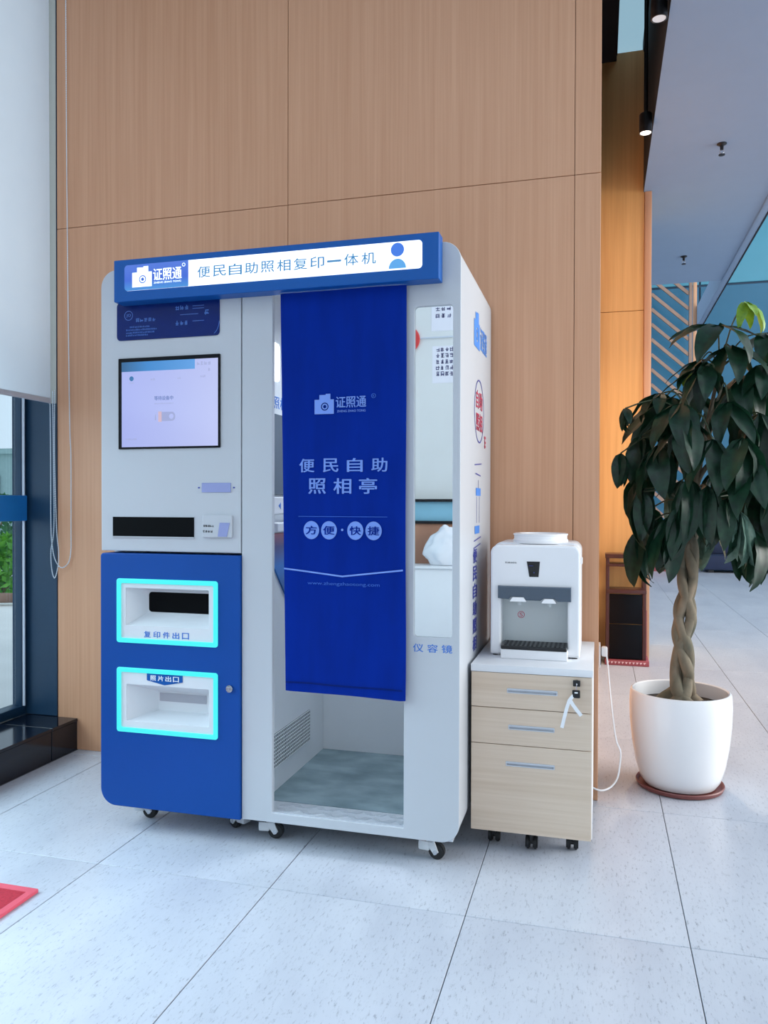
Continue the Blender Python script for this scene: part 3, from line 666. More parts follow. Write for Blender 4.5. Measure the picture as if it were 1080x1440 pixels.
for (x, y, a) in ((-1.628, 2.575, 10), (-1.235, 2.575, 160), (-1.108, 2.535, 8), (-.535, 2.535, -8), (-1.628, 3.10, 40), (-1.235, 3.10, 20), (-1.105, 3.10, 30), (-.52, 3.10, 15)):
    caster(x, y, R(a), pb)

# ================================================================== CURTAIN
def cy(x, z):
    t = (1.9 - z) / 1.36
    return 2.438 + .0035 * math.sin((x + 1.0) * 17) * (.5 + t * .8) + .0018 * math.sin(x * 26 + z * 2.1) * (.4 + t) - .006 * t * math.exp(-((x + .61) / .03) ** 2)
ct = thing('booth_curtain', 'royal blue cloth curtain with pale printed lettering hanging in the booth doorway', 'curtain', (-.81, 2.44, .54))
mb = MB(); nx, nz = 44, 60; V = []
for j in range(nz + 1):
    row = []
    for i in range(nx + 1):
        u = i / nx; t = j / nz
        z = 1.866 - t * 1.322 - .0015 * t * math.sin(u * 9) - .006 * t * u
        xl = -1.028 + .020 * t; xr = -.596 + .001 * t + .002 * math.sin(t * 9) * t
        x = xl + (xr - xl) * u; y = cy(x, z)
        e = min(u, 1 - u)
        if e < .03: y += .004 * (1 - e / .03)
        row.append(mb.bm.verts.new((x, y, z)))
    V.append(row)
for j in range(nz):
    for i in range(nx): mb.bm.faces.new((V[j][i], V[j][i + 1], V[j + 1][i + 1], V[j + 1][i]))
g = bmesh.ops.solidify(mb.bm, geom=list(mb.bm.faces), thickness=.0016)
mb.build('cloth', 'curtain', ct, 60)
mb = MB()
for z0 in (.572, .575):
    pts = [(-1.006 + .402 * k / 40, cy(-1.006 + .402 * k / 40, z0) - .0022, z0 - .003 * k / 40) for k in range(41)]
    mb.tube(pts, .0008, 5)
mb.build('hem_seam', 'navy_print', ct)
fc = lambda u, v, w: (u, cy(u, v) - .0022 - w, v)
camera_logo(fc, -.905, -.838, 1.462, 1.528).build('camera_logo', 'curtain_print', ct, 0)
text('证照通', 'curtain_print', ct, fc, -.779, 1.499, .104, .036, bold=.02)
text('ZHENG ZHAO TONG', 'curtain_print', ct, fc, -.778, 1.470, .098, .007)
MB().mesh2d(plate2d([circ(-.702, 1.516, .0078, 20), circ(-.702, 1.516, .006, 16)], .0006), fc).mesh2d(text2d('R', -.702, 1.516, .006, .007), fc).build('registered_mark', 'curtain_dim', ct, 0)
spaced('便民自助', 'curtain_print', ct, fc, -.807, 1.294, .302, .052, .044, .022)
spaced('照相亭', 'curtain_print', ct, fc, -.808, 1.226, .236, .060, .050, .022)
def strip(pts, hw, m, name):
    mb = MB(); pts2 = []
    for a, b in zip(pts, pts[1:]):
        for k in range(16): pts2.append((a[0] + (b[0] - a[0]) * k / 16, a[1] + (b[1] - a[1]) * k / 16))
    pts2.append(pts[-1])
    for p, q in zip(pts2, pts2[1:]):
        mb.prism([fc(p[0], p[1] - hw, 0), fc(q[0], q[1] - hw, 0), fc(q[0], q[1] + hw, 0), fc(p[0], p[1] + hw, 0)], [fc(p[0], p[1] - hw, .0006), fc(q[0], q[1] - hw, .0006), fc(q[0], q[1] + hw, .0006), fc(p[0], p[1] + hw, .0006)])
    mb.build(name, m, ct, 0)
strip([(-.962, 1.126), (-.655, 1.126)], .0009, 'curtain_dim', 'rule')
strip([(-1.012, .952), (-.807, .931), (-.603, .956)], .0026, 'curtain_print', 'chevron_line')
for x, ch in ((-.916, '方'), (-.854, '便'), (-.763, '快'), (-.701, '捷')):
    MB().mesh2d(plate2d([circ(x, 1.081, .0275, 32, .030)], .0006), fc).build('badge', 'curtain_print', ct, 0)
    text(ch, 'curtain', ct, lambda u, v, w: fc(u, v, w + .0012), x, 1.081, .038, .028, bold=.022)
MB().mesh2d(plate2d([circ(-.808, 1.083, .004, 16)], .0006), fc).build('dot', 'curtain_print', ct, 0)
text('www.zhengzhaotong.com', 'curtain_dim', ct, fc, -.805, .905, .25, .014, bold=0)

# ================================================================== PEDESTAL CABINET AND WATER DISPENSER
cb = thing('drawer_pedestal', 'small rolling cabinet with three pale wood drawers and white top', 'cabinet', (-.215, 2.9, 0))
CX0, CX1, CY0, CY1 = -.413, -.017, 2.625, 3.165
MB().box(CX0, CX0 + .018, CY0 + .0185, CY1, .073, .606, .001, 1).build('side_panel', 'lam_white', cb, 0)
MB().box(CX1 - .018, CX1, CY0 + .0185, CY1, .073, .606, .001, 1).build('side_panel', 'lam_white', cb, 0)
MB().box(CX0 + .018, CX1 - .018, CY1 - .012, CY1 - .002, .075, .605).build('back_panel', 'lam_white', cb, 0)
MB().box(CX0 + .018, CX1 - .018, CY0 + .0185, CY1 - .012, .073, .090).build('bottom_panel', 'lam_white', cb, 0)
MB().box(CX0 - .001, CX1 + .001, CY0 - .002, CY1 + .008, .607, .631, .0015).build('top_panel', 'lam_white', cb)
for (z0, z1, hz, hx0, hx1) in ((.4895, .6055, .548, -.289, -.132), (.3675, .4875, .4265, -.284, -.141), (.0735, .3655, .304, -.292, -.140)):
    d_ = plate('drawer', 'drawer_wood', cb, [rrect(CX0 + .001, CX1 - .003, z0, z1, .001), rrect(hx0 - .004, hx1 + .004, hz - .008, hz + .008, .003)], front(CY0 + .018), .018, .0008)
    plate('handle', 'handle', d_, [rrect(hx0 - .004, hx1 + .004, hz - .008, hz + .008, .003), rrect(hx0, hx1, hz - .0045, hz + .002, .001)], front(CY0 + .012), .0135, .001)
    MB().box(hx0 - .004, hx1 + .004, CY0 + .006, CY0 + .012, hz - .008, hz + .008).build('handle_recess', 'handle', d_, 0)
lk = MB().cyl((-.067, CY0 + .001, .588), (-.067, CY0 - .008, .588), .0095, n=24, bev=.001).box(-.079, -.056, CY0 - .014, CY0 - .007, .578, .598, .002).build('lock', 'black', cb)
for (x, y) in ((-.345, 2.71), (-.215, 2.682), (-.082, 2.715), (-.345, 3.09), (-.085, 3.09)):
    k_ = MB().cyl((x, y, .052), (x, y, .0735), .012, n=16).box(x - .021, x + .021, y - .020, y + .020, .066, .0735, .002).build('caster', 'black', cb)
    MB().cyl((x - .020, y + .012, .0235), (x - .005, y + .012, .0235), .0232, n=26, bev=.004).cyl((x + .005, y + .012, .0235), (x + .020, y + .012, .0235), .0232, n=26, bev=.004).build('wheel', 'rubber', k_)
    MB().cyl((x - .014, y + .012, .0235), (x + .014, y + .012, .0235), .008, n=12).box(x - .006, x + .006, y - .012, y + .012, .035, .056, .003).build('hood', 'black', k_)
ky = thing('key_bunch', 'black headed keys with white ribbon hanging from the cabinet lock', 'keys', (-.069, 2.606, .44))
MB().box(-.0685, -.0655, CY0 - .024, CY0 - .013, .584, .591, .0005, 1).build('key_blade', 'chrome', ky, 0)
MB().cyl((-.068, CY0 - .0215, .583), (-.068, CY0 - .0215, .568), .0015, n=8).build('key_ring', 'chrome', ky)
MB().box(-.081, -.056, CY0 - .026, CY0 - .018, .543, .569, .003).build('key_head', 'black', ky)
MB().box(-.0735, -.0635, CY0 - .0265, CY0 - .0255, .559, .563).build('key_mark', 'strap', ky, 0)
def ribbon(pts, hw, name, parent, m):
    mb = MB(); rows = []
    for i, (x, y, z) in enumerate(pts):
        a = pts[max(0, i - 1)]; b = pts[min(len(pts) - 1, i + 1)]; d = Vector((b[0] - a[0], 0, b[2] - a[2])).normalized(); n_ = Vector((-d.z, 0, d.x)) * hw
        rows.append([mb.bm.verts.new(Vector((x, y, z)) + n_), mb.bm.verts.new(Vector((x, y, z)) - n_)])
    for A, B in zip(rows, rows[1:]): mb.bm.faces.new((A[0], A[1], B[1], B[0]))
    bmesh.ops.solidify(mb.bm, geom=list(mb.bm.faces), thickness=.0012)
    return mb.build(name, m, parent)
RY = CY0 - .024
ribbon([(-.066, RY, .560), (-.080, RY - .002, .548), (-.090, RY - .003, .535), (-.098, RY - .001, .508), (-.106, RY, .475), (-.113, RY + .003, .443)], .0055, 'ribbon', ky, 'strap')
ribbon([(-.088, RY - .004, .538), (-.078, RY - .006, .522), (-.064, RY - .004, .503), (-.052, RY - .002, .488)], .0058, 'ribbon', ky, 'strap')

wd = thing('water_dispenser', 'white tabletop water dispenser with smoky tap panel on the cabinet', 'water dispenser', (-.217, 2.94, .631))
DX0, DX1, DY, ZD = -.372, -.062, 2.795, .631
MB().mesh2d(plate2d([rrect(DX0, DX1, ZD + .004, 1.030, (.006, .006, .032, .032))], .225, .006), front(3.10)).build('body', 'appliance', wd)
plate('front_shell', 'appliance', wd, [rrect(DX0, DX1, ZD + .004, 1.024, (.006, .006, .030, .030)), [(-.334, .664), (-.104, .664), (-.104, .836), (-.334, .836)]], front(2.878), .083, .007)
MB().box(-.336, -.102, 2.868, 2.876, .655, .84).build('alcove_back', 'alcove', wd, 0)
MB().mesh2d(plate2d([circ(-.27, .769, .0125, 24), circ(-.27, .769, .0105, 24)], .0006), front(2.868)).mesh2d(text2d('S', -.27, .769, .011, .014), front(2.868)).build('warning_mark', 'red_print', wd, 0)
plate('tap_panel', 'smoke', wd, [[(-.344, .880), (-.344, .836), (-.306, .833), (-.298, .842), (-.262, .842), (-.246, .831), (-.196, .831), (-.186, .839), (-.148, .839), (-.138, .830), (-.092, .830), (-.092, .880)]], front(DY + .002), .016, .003)
for (x0, x1, z) in ((-.301, -.244, .832), (-.192, -.142, .829)):
    t_ = MB().prism([(x0 + .010, DY - .022, z + .010), (x1 - .010, DY - .022, z + .010), (x1, DY - .028, z - .004), (x0, DY - .028, z - .004)], [(x0 + .010, DY + .03, z + .010), (x1 - .010, DY + .03, z + .010), (x1, DY + .03, z - .004), (x0, DY + .03, z - .004)]).build('tap_lever', 'appliance', wd)
    MB().cyl(((x0 + x1) / 2, DY + .03, z + .0), ((x0 + x1) / 2, DY + .03, z - .022), .010, .008, 16).build('spout', 'alcove', t_)
dp = plate('indicator_panel', 'black', wd, [[(-.2445, .967), (-.2355, .913), (-.2035, .913), (-.199, .967)]], front(DY + .001), .003, .0008)
MB().box(-.237, -.222, DY - .0026, DY - .002, .951, .9525).cyl((-.219, DY - .0026, .928), (-.219, DY - .002, .928), .002, n=10).build('indicator_light', 'indigo_print', dp, 0)
strokes('black', wd, front(DY), [(-.320, -.279, .962, .0062)], 'lettering')
MB().mesh2d(plate2d([rrect(-.329, -.102, ZD, .664, .003)], .055, .003), front(DY + .005)).build('drip_base', 'appliance', wd)
MB().mesh2d(plate2d([rrect(-.329, -.104, DY - .052, 2.862, .006)], .0125, .003), topf(.6635)).build('drip_tray', 'black', wd)
mb = MB()
for k in range(14): mb.box(-.318 + .0155 * k, -.311 + .0155 * k, DY - .04, 2.85, .6755, .6775)
mb.build('tray_slots', 'rubber', wd, 0)
MB().lathe([(0.0, .0), (.098, .0), (.1, .004), (.1, .012), (.096, .016), (.096, .028), (.099, .030), (.099, .034), (.092, .036), (.075, .036), (.070, .020), (0, .020)], (-.208, 2.945, 1.026), 48).build('bottle_collar', 'appliance', wd)
MB().box(-.0625, -.056, 2.86, 2.90, .955, .98, .003).build('side_switch', 'appliance', wd)
for (x, y) in ((-.355, 2.81), (-.08, 2.81), (-.355, 3.08), (-.08, 3.08)): MB().cyl((x, y, ZD), (x, y, ZD + .0065), .010, n=14).build('foot', 'rubber', wd)

# wall socket, plug and cable
so = thing('wall_socket', 'socket plate on the end of the wood wall behind the cabinet', 'socket', (0.0, 3.34, .50))
MB().box(0.0005, .008, 3.295, 3.385, .505, .595, .002).build('plate', 'lam_white', so)
MB().box(.008, .011, 3.31, 3.37, .515, .54, .001).build('outlet', 'black', so)
pc = thing('power_cord', 'white power cable with plug curling down from the wall socket', 'power cord', (.04, 3.27, 0))
MB().box(.0115, .036, 3.318, 3.352, .546, .586, .007).build('plug', 'cable', pc)
def smooth_path(P, n=10):
    P = [Vector(p) for p in P]; out = []
    for i in range(len(P) - 1):
        a = P[max(0, i - 1)]; b = P[i]; c = P[i + 1]; d = P[min(len(P) - 1, i + 2)]
        for k in range(n):
            t = k / n; out.append(.5 * ((2 * b) + (c - a) * t + (2 * a - 5 * b + 4 * c - d) * t * t + (3 * b - a - 3 * c + d) * t ** 3))
    out.append(P[-1]); return out
MB().tube(smooth_path([(.030, 3.335, .56), (.036, 3.325, .52), (.044, 3.30, .43), (.056, 3.27, .32), (.070, 3.25, .23), (.086, 3.24, .19), (.084, 3.24, .14), (.075, 3.235, .085), (.05, 3.22, .052), (.015, 3.19, .045), (-.02, 3.183, .056), (-.08, 3.183, .09)]), .0036, 8).build('cable', 'cable', pc)

# ================================================================== POTTED BRAIDED TREE
PX, PY = .328, 3.462
tr = thing('potted_money_tree', 'tall braided-trunk money tree in a round white ceramic pot', 'potted plant', (PX, PY, 0))
pot = MB().lathe([(0, .012), (.120, .012), (.142, .016), (.158, .04), (.176, .10), (.190, .18), (.199, .27), (.201, .34), (.199, .385), (.196, .397), (.190, .400), (.184, .397), (.183, .385), (.184, .34), (.180, .31), (0, .31)], (PX, PY, 0), 72).build('pot', 'pot', tr, 40)
MB().lathe([(0, 0), (.150, 0), (.168, .004), (.174, .018), (.172, .022), (.166, .020), (.160, .0105), (0, .0105)], (PX, PY, 0), 64).build('saucer', 'saucer', tr)
MB().lathe([(0, .350), (.05, .348), (.12, .343), (.183, .340), (.183, .325)], (PX, PY, 0), 48).build('soil', 'soil', tr)
def axis(t):   # trunk line from soil to crown
    return Vector((PX + .002 - .004 * math.sin(t * 3) + .036 * t + .012 * t * t, PY, .335 + .86 * t))
NS = 5
for s in range(NS):
    pts = []; rad = []
    ph = 2 * math.pi * s / NS
    for k in range(71):
        t = k / 70; a = axis(t); w_ = 2 * math.pi * 2.1 * t
        amp = .027 * (1 - .30 * t) + .045 * max(0, 1 - t / .13) ** 1.5
        if s % 2 == 0: off = Vector((math.sin(w_ + ph) * amp * 1.1, math.cos(w_ + ph) * amp, 0))
        else: off = Vector((math.sin(-w_ + ph) * amp, math.cos(-w_ + ph) * amp * .9, 0))
        pts.append(a + off); rad.append(.0235 * (1 - .28 * t) * (1 + .10 * math.sin(t * 40 + s * 2)) * (1 + .30 * max(0, 1 - t / .12)))
    MB().tube(pts, rad, 10).build('trunk_strand', 'bark', tr, 60)
# leaflet meshes (along +X, drooping towards -Z)
def leaflet_mesh(name, droop, m, wdt=.17):
    mb = MB(); rows = []; n = 9
    for i in range(n + 1):
        t = i / n; w2_ = wdt * (math.sin(math.pi * min(1, t ** .8)) ** .75) * (1 - .12 * t) if 0 < t < 1 else .004
        a = droop * t; x = (math.sin(a) / droop) if droop else t; z = -(1 - math.cos(a)) / droop if droop else 0
        nx_ = Vector((math.sin(a), 0, math.cos(a)))
        c0 = Vector((x, 0, z)); fold = .22 * w2_
        rows.append([mb.bm.verts.new(c0 + Vector((0, -w2_, 0)) + nx_ * (fold + .012 * math.sin(t * 17))), mb.bm.verts.new(c0 + Vector((0, -w2_ * .5, 0)) + nx_ * fold * .75), mb.bm.verts.new(c0), mb.bm.verts.new(c0 + Vector((0, w2_ * .5, 0)) + nx_ * fold * .75), mb.bm.verts.new(c0 + Vector((0, w2_, 0)) + nx_ * (fold + .012 * math.cos(t * 15)))])
    for A, B in zip(rows, rows[1:]):
        for k in range(4): mb.bm.faces.new((A[k], A[k + 1], B[k + 1], B[k]))
    me = bpy.data.meshes.new(name); mb.bm.to_mesh(me); mb.bm.free()
    me.polygons.foreach_set('use_smooth', [True] * len(me.polygons)); me.materials.append(M[m]); return me
LM = {k: [leaflet_mesh('leaflet', d, k, w_) for d, w_ in ((.45, .175), (.85, .195), (1.15, .18))] for k in ('leaf', 'leaf_young', 'leaf_pale')}
rl = random.Random(23)
def compound_leaf(base, tip, n, ln, hang, kind):
    base = Vector(base); tip = Vector(tip)
    mid = (base + tip) / 2 + Vector((0, 0, .05))
    st = MB().tube(smooth_path([base, mid, tip], 5), .0032, 6).build('leaf_stalk', 'stalk', tr)
    out = Vector((tip.x - base.x, tip.y - base.y, 0)); az0 = math.atan2(out.y, out.x) if out.length > .02 else rl.random() * 6.28
    for k in range(n):
        spread = 4.6
        az = az0 + (k - (n - 1) / 2) * spread / n + rl.uniform(-.15, .15)
        pit = hang + rl.uniform(-.18, .22)
        L_ = ln * (1 - .22 * abs(k - (n - 1) / 2) / n * 2) * rl.uniform(.88, 1.08)
        end = tip + Vector((math.cos(az) * math.cos(pit), math.sin(az) * math.cos(pit), -math.sin(pit))) * L_
        if end.x < .05 and end.y > 3.12:
            pit = max(pit, 1.25)
            if math.cos(az) < 0 and tip.x - L_ * .35 < .06: az = math.pi - az
        o = bpy.data.objects.new('leaflet', rl.choice(LM[kind])); C.objects.link(o); o.parent = st
        mtx = Matrix.Rotation(az, 4, 'Z') @ Matrix.Rotation(pit, 4, 'Y') @ Matrix.Rotation(rl.uniform(-.35, .35), 4, 'X') @ Matrix.Diagonal((L_, L_, L_, 1))
        o.matrix_basis = Matrix.Translation(tip - ORG[tr.name]) @ mtx
# branches
brs = []
for k in range(7):
    a = 2 * math.pi * k / 7 + .4; top = axis(1)
    e = Vector((top.x + .06 + .13 * math.cos(a), PY + .13 * math.sin(a), 1.42 + .10 * (k % 3)))
    MB().tube(smooth_path([axis(.93), top + Vector((.02 * math.cos(a), .02 * math.sin(a), .08)), (top + e) / 2 + Vector((0, 0, .06)), e], 6), [.013 - .008 * i / 18 for i in range(19)], 8).build('branch', 'bark', tr)
    brs.append(e)
e = Vector((.47, PY, 1.72)); MB().tube(smooth_path([axis(.95), (.41, PY + .01, 1.4), e], 8), [.014 - .008 * i / 16 for i in range(17)], 8).build('branch', 'bark', tr); brs.append(e)
CXc = .44
leafs = []
for i in range(34):
    t = (i + .5) / 34
    z = 1.02 + .68 * t ** .95
    a = i * 2.39996 + .6
    rmax = .30 if z < 1.5 else .30 * max(.25, 1 - (z - 1.5) / .36)
    r = rmax * math.sqrt(.30 + .70 * ((i * .618) % 1))
    p = Vector((CXc + r * math.cos(a) * 1.06, PY + r * math.sin(a), z + .03 * math.sin(i * 3.1)))
    if p.x < .12 and p.y > 3.0: p.x = .12 + .04 * ((i * .37) % 1)
    hang = 1.05 if z < 1.3 else (.85 if z < 1.5 else .5)
    leafs.append((p, 6, .235 + .05 * ((i * .73) % 1), hang, 'leaf_pale' if i in (3, 8, 11) else 'leaf'))
# individually placed outer leaves
leafs += [((.565, 3.45, 1.985), 6, .16, .55, 'leaf_young'), ((.455, 3.40, 1.885), 5, .26, .10, 'leaf'), ((.10, 3.36, 1.56), 5, .12, .6, 'leaf'), ((.085, 3.40, 1.38), 5, .17, .9, 'leaf'), ((.24, 3.40, 1.62), 5, .20, .35, 'leaf'), ((.36, 3.42, 1.70), 4, .10, .3, 'leaf_young'), ((.62, 3.38, 1.72), 6, .24, .6, 'leaf'), ((.40, 3.24, 1.24), 6, .27, 1.0, 'leaf'), ((.52, 3.22, 1.42), 6, .27, .85, 'leaf'), ((.30, 3.26, 1.16), 5, .24, 1.1, 'leaf'), ((.52, 3.25, 1.14), 6, .26, 1.15, 'leaf_pale'), ((.17, 3.33, 1.22), 5, .22, 1.0, 'leaf'), ((.33, 3.26, 1.50), 6, .25, .7, 'leaf'), ((.64, 3.30, 1.22), 6, .25, 1.1, 'leaf'), ((.50, 3.40, 1.80), 6, .24, .45, 'leaf'), ((.645, 3.47, 1.86), 6, .23, .4, 'leaf'), ((.40, 3.44, 1.76), 6, .20, .5, 'leaf')]
for (p, n, ln, hang, kind) in leafs:
    p = Vector(p); b_ = min(brs, key=lambda q: (q - p).length)
    compound_leaf(b_ if p.z > 1.3 else axis(.86 + .12 * rl.random()), p, n, ln, hang, kind)

# ================================================================== SMALLER THINGS
# rack beside the far pier
rk = thing('lacquered_rack', 'dark brown lacquered rack with black glossy panel at the far pier', 'rack', (.2, 6.05, 0))
for x in (.062, .318):
    for y in (5.955, 6.135): MB().box(x - .012, x + .012, y - .012, y + .012, .035, .80, .002).build('post', 'rack_wood', rk)
MB().box(.045, .335, 5.935, 6.155, .775, .805, .003).build('top_board', 'rack_wood', rk)
MB().box(.06, .32, 5.94, 6.15, .715, .735, .002).build('rail', 'rack_wood', rk)
MB().box(.052, .332, 5.938, 6.152, .520, .548, .003).build('shelf', 'rack_wood', rk)
MB().box(.076, .304, 5.945, 5.96, .30, .515, .002).build('panel', 'rack_black', rk)
MB().box(.076, .304, 5.945, 5.96, .045, .296, .002).build('panel', 'rack_black', rk)
MB().box(.05, .075, 5.95, 6.14, .045, .515, .001, 1).build('side_board', 'rack_wood', rk)
MB().box(.306, .335, 5.95, 6.14, .045, .40, .001, 1).build('side_board', 'rack_red', rk)
bs = MB().box(.045, .352, 5.925, 6.15, .0, .040, .004).build('base', 'rack_red', rk)
mb = MB()
for k in range(11): mb.prism([(.068 + .025 * k, 5.9248, .012), (.080 + .025 * k, 5.9248, .028), (.062 + .025 * k, 5.9248, .028)], [(.068 + .025 * k, 5.9235, .012), (.080 + .025 * k, 5.9235, .028), (.062 + .025 * k, 5.9235, .028)])
mb.build('base_pattern', 'rack_pale', bs, 0)
# spotlights in the dark gap
def spot(y, z, lit, label):
    t = thing('ceiling_spotlight', label, 'spotlight', (.262, y, z))
    MB().cyl((.262, y, z + .11), (.262, y, 4.54), .012, n=12).build('stem', 'black', t)
    MB().lathe([(0, .115), (.035, .115), (.038, .11), (.038, .0), (.034, -.002), (.032, .004), (0, .004)], (.262, y, z), 32).build('housing', 'black', t)
    MB().lathe([(0, .001), (.031, .001), (.031, .0035), (0, .0035)], (.262, y, z), 28).build('lens', 'lamp' if lit else 'lamp_dim', t)
    if lit:
        l = bpy.data.lights.new('spotlight_beam', 'SPOT'); l.energy = 130; l.spot_size = R(95); l.spot_blend = .8; l.color = (1, .78, .52); l.shadow_soft_size = .03
        o = bpy.data.objects.new('spotlight_beam', l); C.objects.link(o); o.parent = t; o.location = (0, 0, -.02)
spot(3.965, 3.472, False, 'unlit black ceiling spotlight nearest the camera')
spot(5.085, 3.440, True, 'lit black ceiling spotlight beside the honey wood pier')
def sprinkler(x, y, label):
    t = thing('sprinkler', label, 'sprinkler', (x, y, 3.44), 'ceiling sprinklers')
    MB().lathe([(0, .06), (.030, .06), (.030, .055), (.012, .045), (.010, .02), (0, .02)], (x, y, 3.44), 20).build('escutcheon', 'black', t)
    MB().tube([(x - .011, y, 3.462), (x - .014, y, 3.445), (x, y, 3.43), (x + .014, y, 3.445), (x + .011, y, 3.462)], .0025, 6).build('yoke', 'steel', t)
    MB().cyl((x, y, 3.426), (x, y, 3.430), .020, n=16).build('deflector', 'black', t)
sprinkler(.752, 5.50, 'nearer chrome sprinkler head on the lowered ceiling')
sprinkler(.755, 7.90, 'farther small sprinkler head on the lowered ceiling')
# roller blind with bead chains
bl = thing('roller_blind', 'wide grey-white roller blind lowered over the window', 'blind', (-2.5, 1.4, 1.64))
mb = MB(); V = []
for j in range(31):
    V.append([mb.bm.verts.new((-2.503 + .004 * math.sin(i * .5 + j * .1) * (1 - j / 34), -.6 + 3.765 * i / 40, 1.655 + 2.25 * j / 30)) for i in range(41)])
for j in range(30):
    for i in range(40): mb.bm.faces.new((V[j][i], V[j][i + 1], V[j + 1][i + 1], V[j + 1][i]))
bmesh.ops.solidify(mb.bm, geom=list(mb.bm.faces), thickness=.0015)
mb.build('fabric', 'blind', bl, 60)
MB().box(-2.510, -2.494, -.6, 3.167, 1.638, 1.662, .004).build('bottom_bar', 'blind_bar', bl)
MB().cyl((-2.50, -.6, 3.88), (-2.50, 3.16, 3.88), .028, n=20).build('roller', 'blind_bar', bl)
def bead_chain(pts, label, step=.0085, r=.0034):
    P = smooth_path(pts, 12); t = thing('bead_chain', label, 'bead chain', P[-1])
    MB().tube(P, .0011, 5).build('cord', 'chain', t)
    acc = 0; beads = MB()
    b0 = bmesh.new(); bmesh.ops.create_icosphere(b0, subdivisions=1, radius=r); co = [v.co.copy() for v in b0.verts]; fa = [[v.index for v in f.verts] for f in b0.faces]; b0.free()
    for a, b in zip(P, P[1:]):
        d = (b - a).length; s = step - acc
        while s <= d:
            c = a + (b - a) * (s / d); vs = [beads.bm.verts.new(c + k) for k in co]
            for f in fa: beads.bm.faces.new([vs[q] for q in f])
            s += step
        acc = d - (s - step)
    o = beads.build('beads', 'chain', t); o['kind'] = 'stuff'
YC = 3.176
bead_chain([(-2.500, YC + .005, 1.70), (-2.496, YC + .005, 1.39), (-2.494, YC + .005, 1.06), (-2.511, YC + .005, .94), (-2.506, YC + .005, .85), (-2.491, YC + .005, .812), (-2.476, YC + .005, .85), (-2.468, YC + .005, .925), (-2.480, YC + .005, 1.06), (-2.490, YC + .005, 1.39), (-2.488, YC + .005, 1.70)], 'beaded blind pull chain hanging in a narrow loop')
bead_chain([(-2.430, YC + .012, 3.88), (-2.424, YC + .012, 2.6), (-2.412, YC + .012, 1.59), (-2.405, YC + .012, 1.39), (-2.405, YC + .012, 1.05), (-2.406, YC + .012, .945), (-2.42, YC + .012, .885), (-2.449, YC, .862), (-2.478, YC - .005, .895), (-2.495, YC - .005, .96), (-2.503, YC - .005, 1.06), (-2.504, YC - .005, 1.39), (-2.507, YC - .005, 1.70)], 'thin cord down the wood wall joining the second blind chain loop')
# blue band across the window
bb = thing('window_band', 'bright blue band fixed across the window glass', 'band', (-2.655, 2.4, 1.08))
MB().box(-2.660, -2.640, 1.62, 3.178, 1.082, 1.203, .004).build('band', 'band_blue', bb)
for y in (1.75, 2.5): MB().box(-2.690, -2.659, y - .02, y + .02, 1.12, 1.165).build('bracket', 'black', bb)
# red mat
mt = thing('floor_mat', 'red carpet mat with ribbed edge at the bottom left corner', 'mat', (-1.95, 1.45, 0))
MB().box(-2.30, -1.632, .90, 1.972, .0, .0085, .002).build('pile', 'mat_red', mt)
plate('edge', 'mat_edge', mt, [rrect(-2.318, -1.615, .883, 1.990, .006), rrect(-2.298, -1.640, .905, 1.965, .003)], topf(.0005), .0105, .002)

# ================================================================== OPPOSITE SIDE, SEEN IN THE MIRROR
rc = thing('reception_counter', 'white and wood reception counter reflected in the booth mirror', 'counter', (-1.45, BY + .35, 0))
MB().box(-2.3, -.7, BY + .03, BY + .42, 0, .60, .006).build('base', 'lam_white', rc)
MB().box(-2.32, -.68, BY + .02, BY + .44, .60, .618, .003).build('lower_top', 'lam_white', rc)
MB().box(-2.3, -.7, BY + .02, BY + .10, .618, .985, .003).build('wood_panel', 'counter_wood', rc)
MB().box(-2.3, -.7, BY + .02, BY + .13, .985, 1.010, .003).build('ledge', 'black', rc)
MB().box(-2.3, -.7, BY + .02, BY + .08, 1.010, 1.185, .003).build('blue_panel', 'pale_blue', rc)
MB().box(-2.3, -.7, BY + .02, BY + .13, 1.185, 1.210, .003).build('ledge', 'black', rc)
bgm = bmesh.new(); bmesh.ops.create_icosphere(bgm, subdivisions=4, radius=1)
for v in bgm.verts:
    c = v.co; k = noise.noise(c * 2.3) * .22 + noise.noise(c * 6) * .08
    s = 1 - .45 * max(0, c.z)
    v.co = Vector((c.x * .20 * s * (1 + k), c.y * .09 * s * (1 + k), max(-.15, c.z * .20 * (1 + k * .6))))
mb = MB(); mb.add(bgm, Matrix.Translation((-1.31, BY + .25, .77)))
tag(mb.build('plastic_bag', 'bag', None, 80), 'crumpled white plastic bag on the counter reflected in the mirror', 'bag')
for (x0, x1, z0, z1, rows, lab) in ((-1.505, -1.285, 2.76, 3.04, 2, 'upper paper notice on the wall reflected in the mirror'), (-1.495, -1.265, 2.28, 2.62, 5, 'lower paper notice with five lines reflected in the mirror')):
    n_ = thing('paper_notice', lab, 'notice', ((x0 + x1) / 2, BY, z0), 'paper notices on the white wall')
    MB().box(x0, x1, BY + .0005, BY + .0015, z0, z1).build('sheet', 'paper', n_, 0)
    yy = BY + .0015
    strokes('ink', n_, rear(yy), [(-x1 + .03, -x0 - .03, (2.965 - .065 * r_) if rows == 2 else (2.59 - .056 * r_), .042) for r_ in range(rows)], 'lettering')
rdn = thing('red_lantern_disc', 'red round paper decoration at the mirror edge', 'decoration', (-1.735, BY + .02, 2.56))
mb = MB().lathe([(0, 0), (.120, 0), (.126, .006), (.120, .012), (0, .018)], (0, 0, 0), 40)
bmesh.ops.transform(mb.bm, matrix=Matrix.Translation((-1.735, BY + .0125, 2.69)) @ Matrix.Rotation(R(-90), 4, 'X'), verts=mb.bm.verts)
mb.build('disc', 'red_disc', rdn)

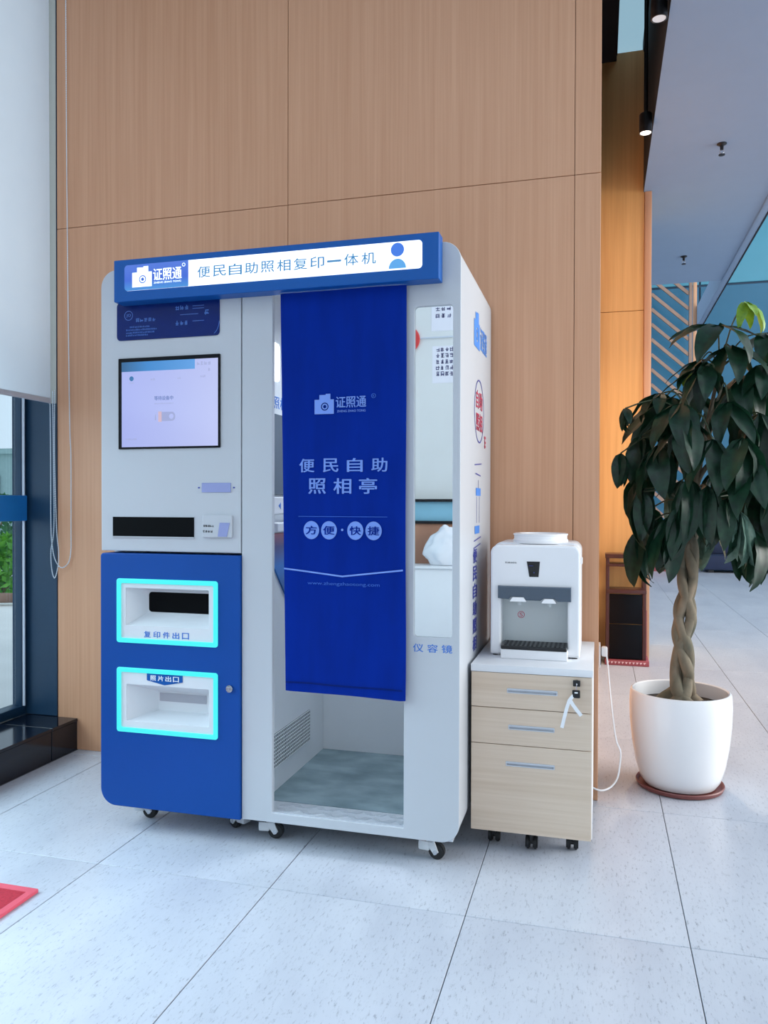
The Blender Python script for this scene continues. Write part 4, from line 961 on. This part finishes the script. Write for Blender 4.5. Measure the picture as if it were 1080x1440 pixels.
# ================================================================== OUTDOORS THROUGH THE WINDOW
struct(MB().box(-40, 40, -30, 50, -.30, -.125).build('ground_outside', 'pave'), 'bright pale paving outside the windows', 'ground')
def shrub(x, y, w_, d_, h, m, label, n=900, seed=1):
    r_ = random.Random(seed); t = thing('hedge_shrub', label, 'shrub', (x, y, -.1))
    mb = MB()
    for k in range(n):
        a = r_.random() * 6.283; zz = r_.random(); rr = math.sqrt(r_.random()) * math.sqrt(max(.05, 1 - (zz * 1.0) ** 3))
        c = Vector((x + w_ * rr * math.cos(a), y + d_ * rr * math.sin(a), -.06 + h * zz)); s = .05 + .05 * r_.random()
        u = Vector((r_.uniform(-1, 1), r_.uniform(-1, 1), r_.uniform(-.6, 1))).normalized(); v = u.orthogonal().normalized()
        vs = [mb.bm.verts.new(c + u * s * p + v * s * .45 * q) for p, q in ((-1, 0), (0, -1), (1, 0), (0, 1))]
        mb.bm.faces.new(vs)
    o = mb.build('foliage', m, t, 0); o['kind'] = 'stuff'
    mb = MB()
    for k in range(5):
        a = k * 1.25; mb.tube([(x, y, -.1), (x + w_ * .3 * math.cos(a), y + d_ * .3 * math.sin(a), h * .35), (x + w_ * .5 * math.cos(a), y + d_ * .5 * math.sin(a), h * .7)], [.03, .02, .01], 6)
    mb.build('stem', 'bark_log', t)
shrub(-8.1, 9.3, 1.0, .8, .75, 'hedge', 'bright green low shrub outside the window', 1600, 3)
shrub(-9.9, 10.6, 1.4, 1.0, 1.45, 'hedge2', 'taller darker shrub behind the bright green one', 1500, 5)
lg = MB().tube([(-8.6, 7.7, -.03), (-7.8, 8.05, -.03), (-6.9, 8.35, -.03)], [.075, .07, .06], 12)
tag(lg.build('fallen_log', 'bark_log'), 'brown log lying on the paving before the shrubs', 'log')
fb = thing('far_building', 'grey-green building far outside beyond the shrubs', 'building', (-24, 26, -.1))
MB().box(-34, -18, 25, 30, -.1, 3.0).build('wall', 'far_build', fb, 0)
MB().box(-34.3, -17.7, 24.8, 30.2, 3.0, 3.2).build('roof', 'far_build', fb, 0)
for k in range(6): MB().box(-33 + 2.4 * k, -31.6 + 2.4 * k, 24.9, 25.02, 1.0, 2.2).build('window', 'navy_frame', fb, 0)
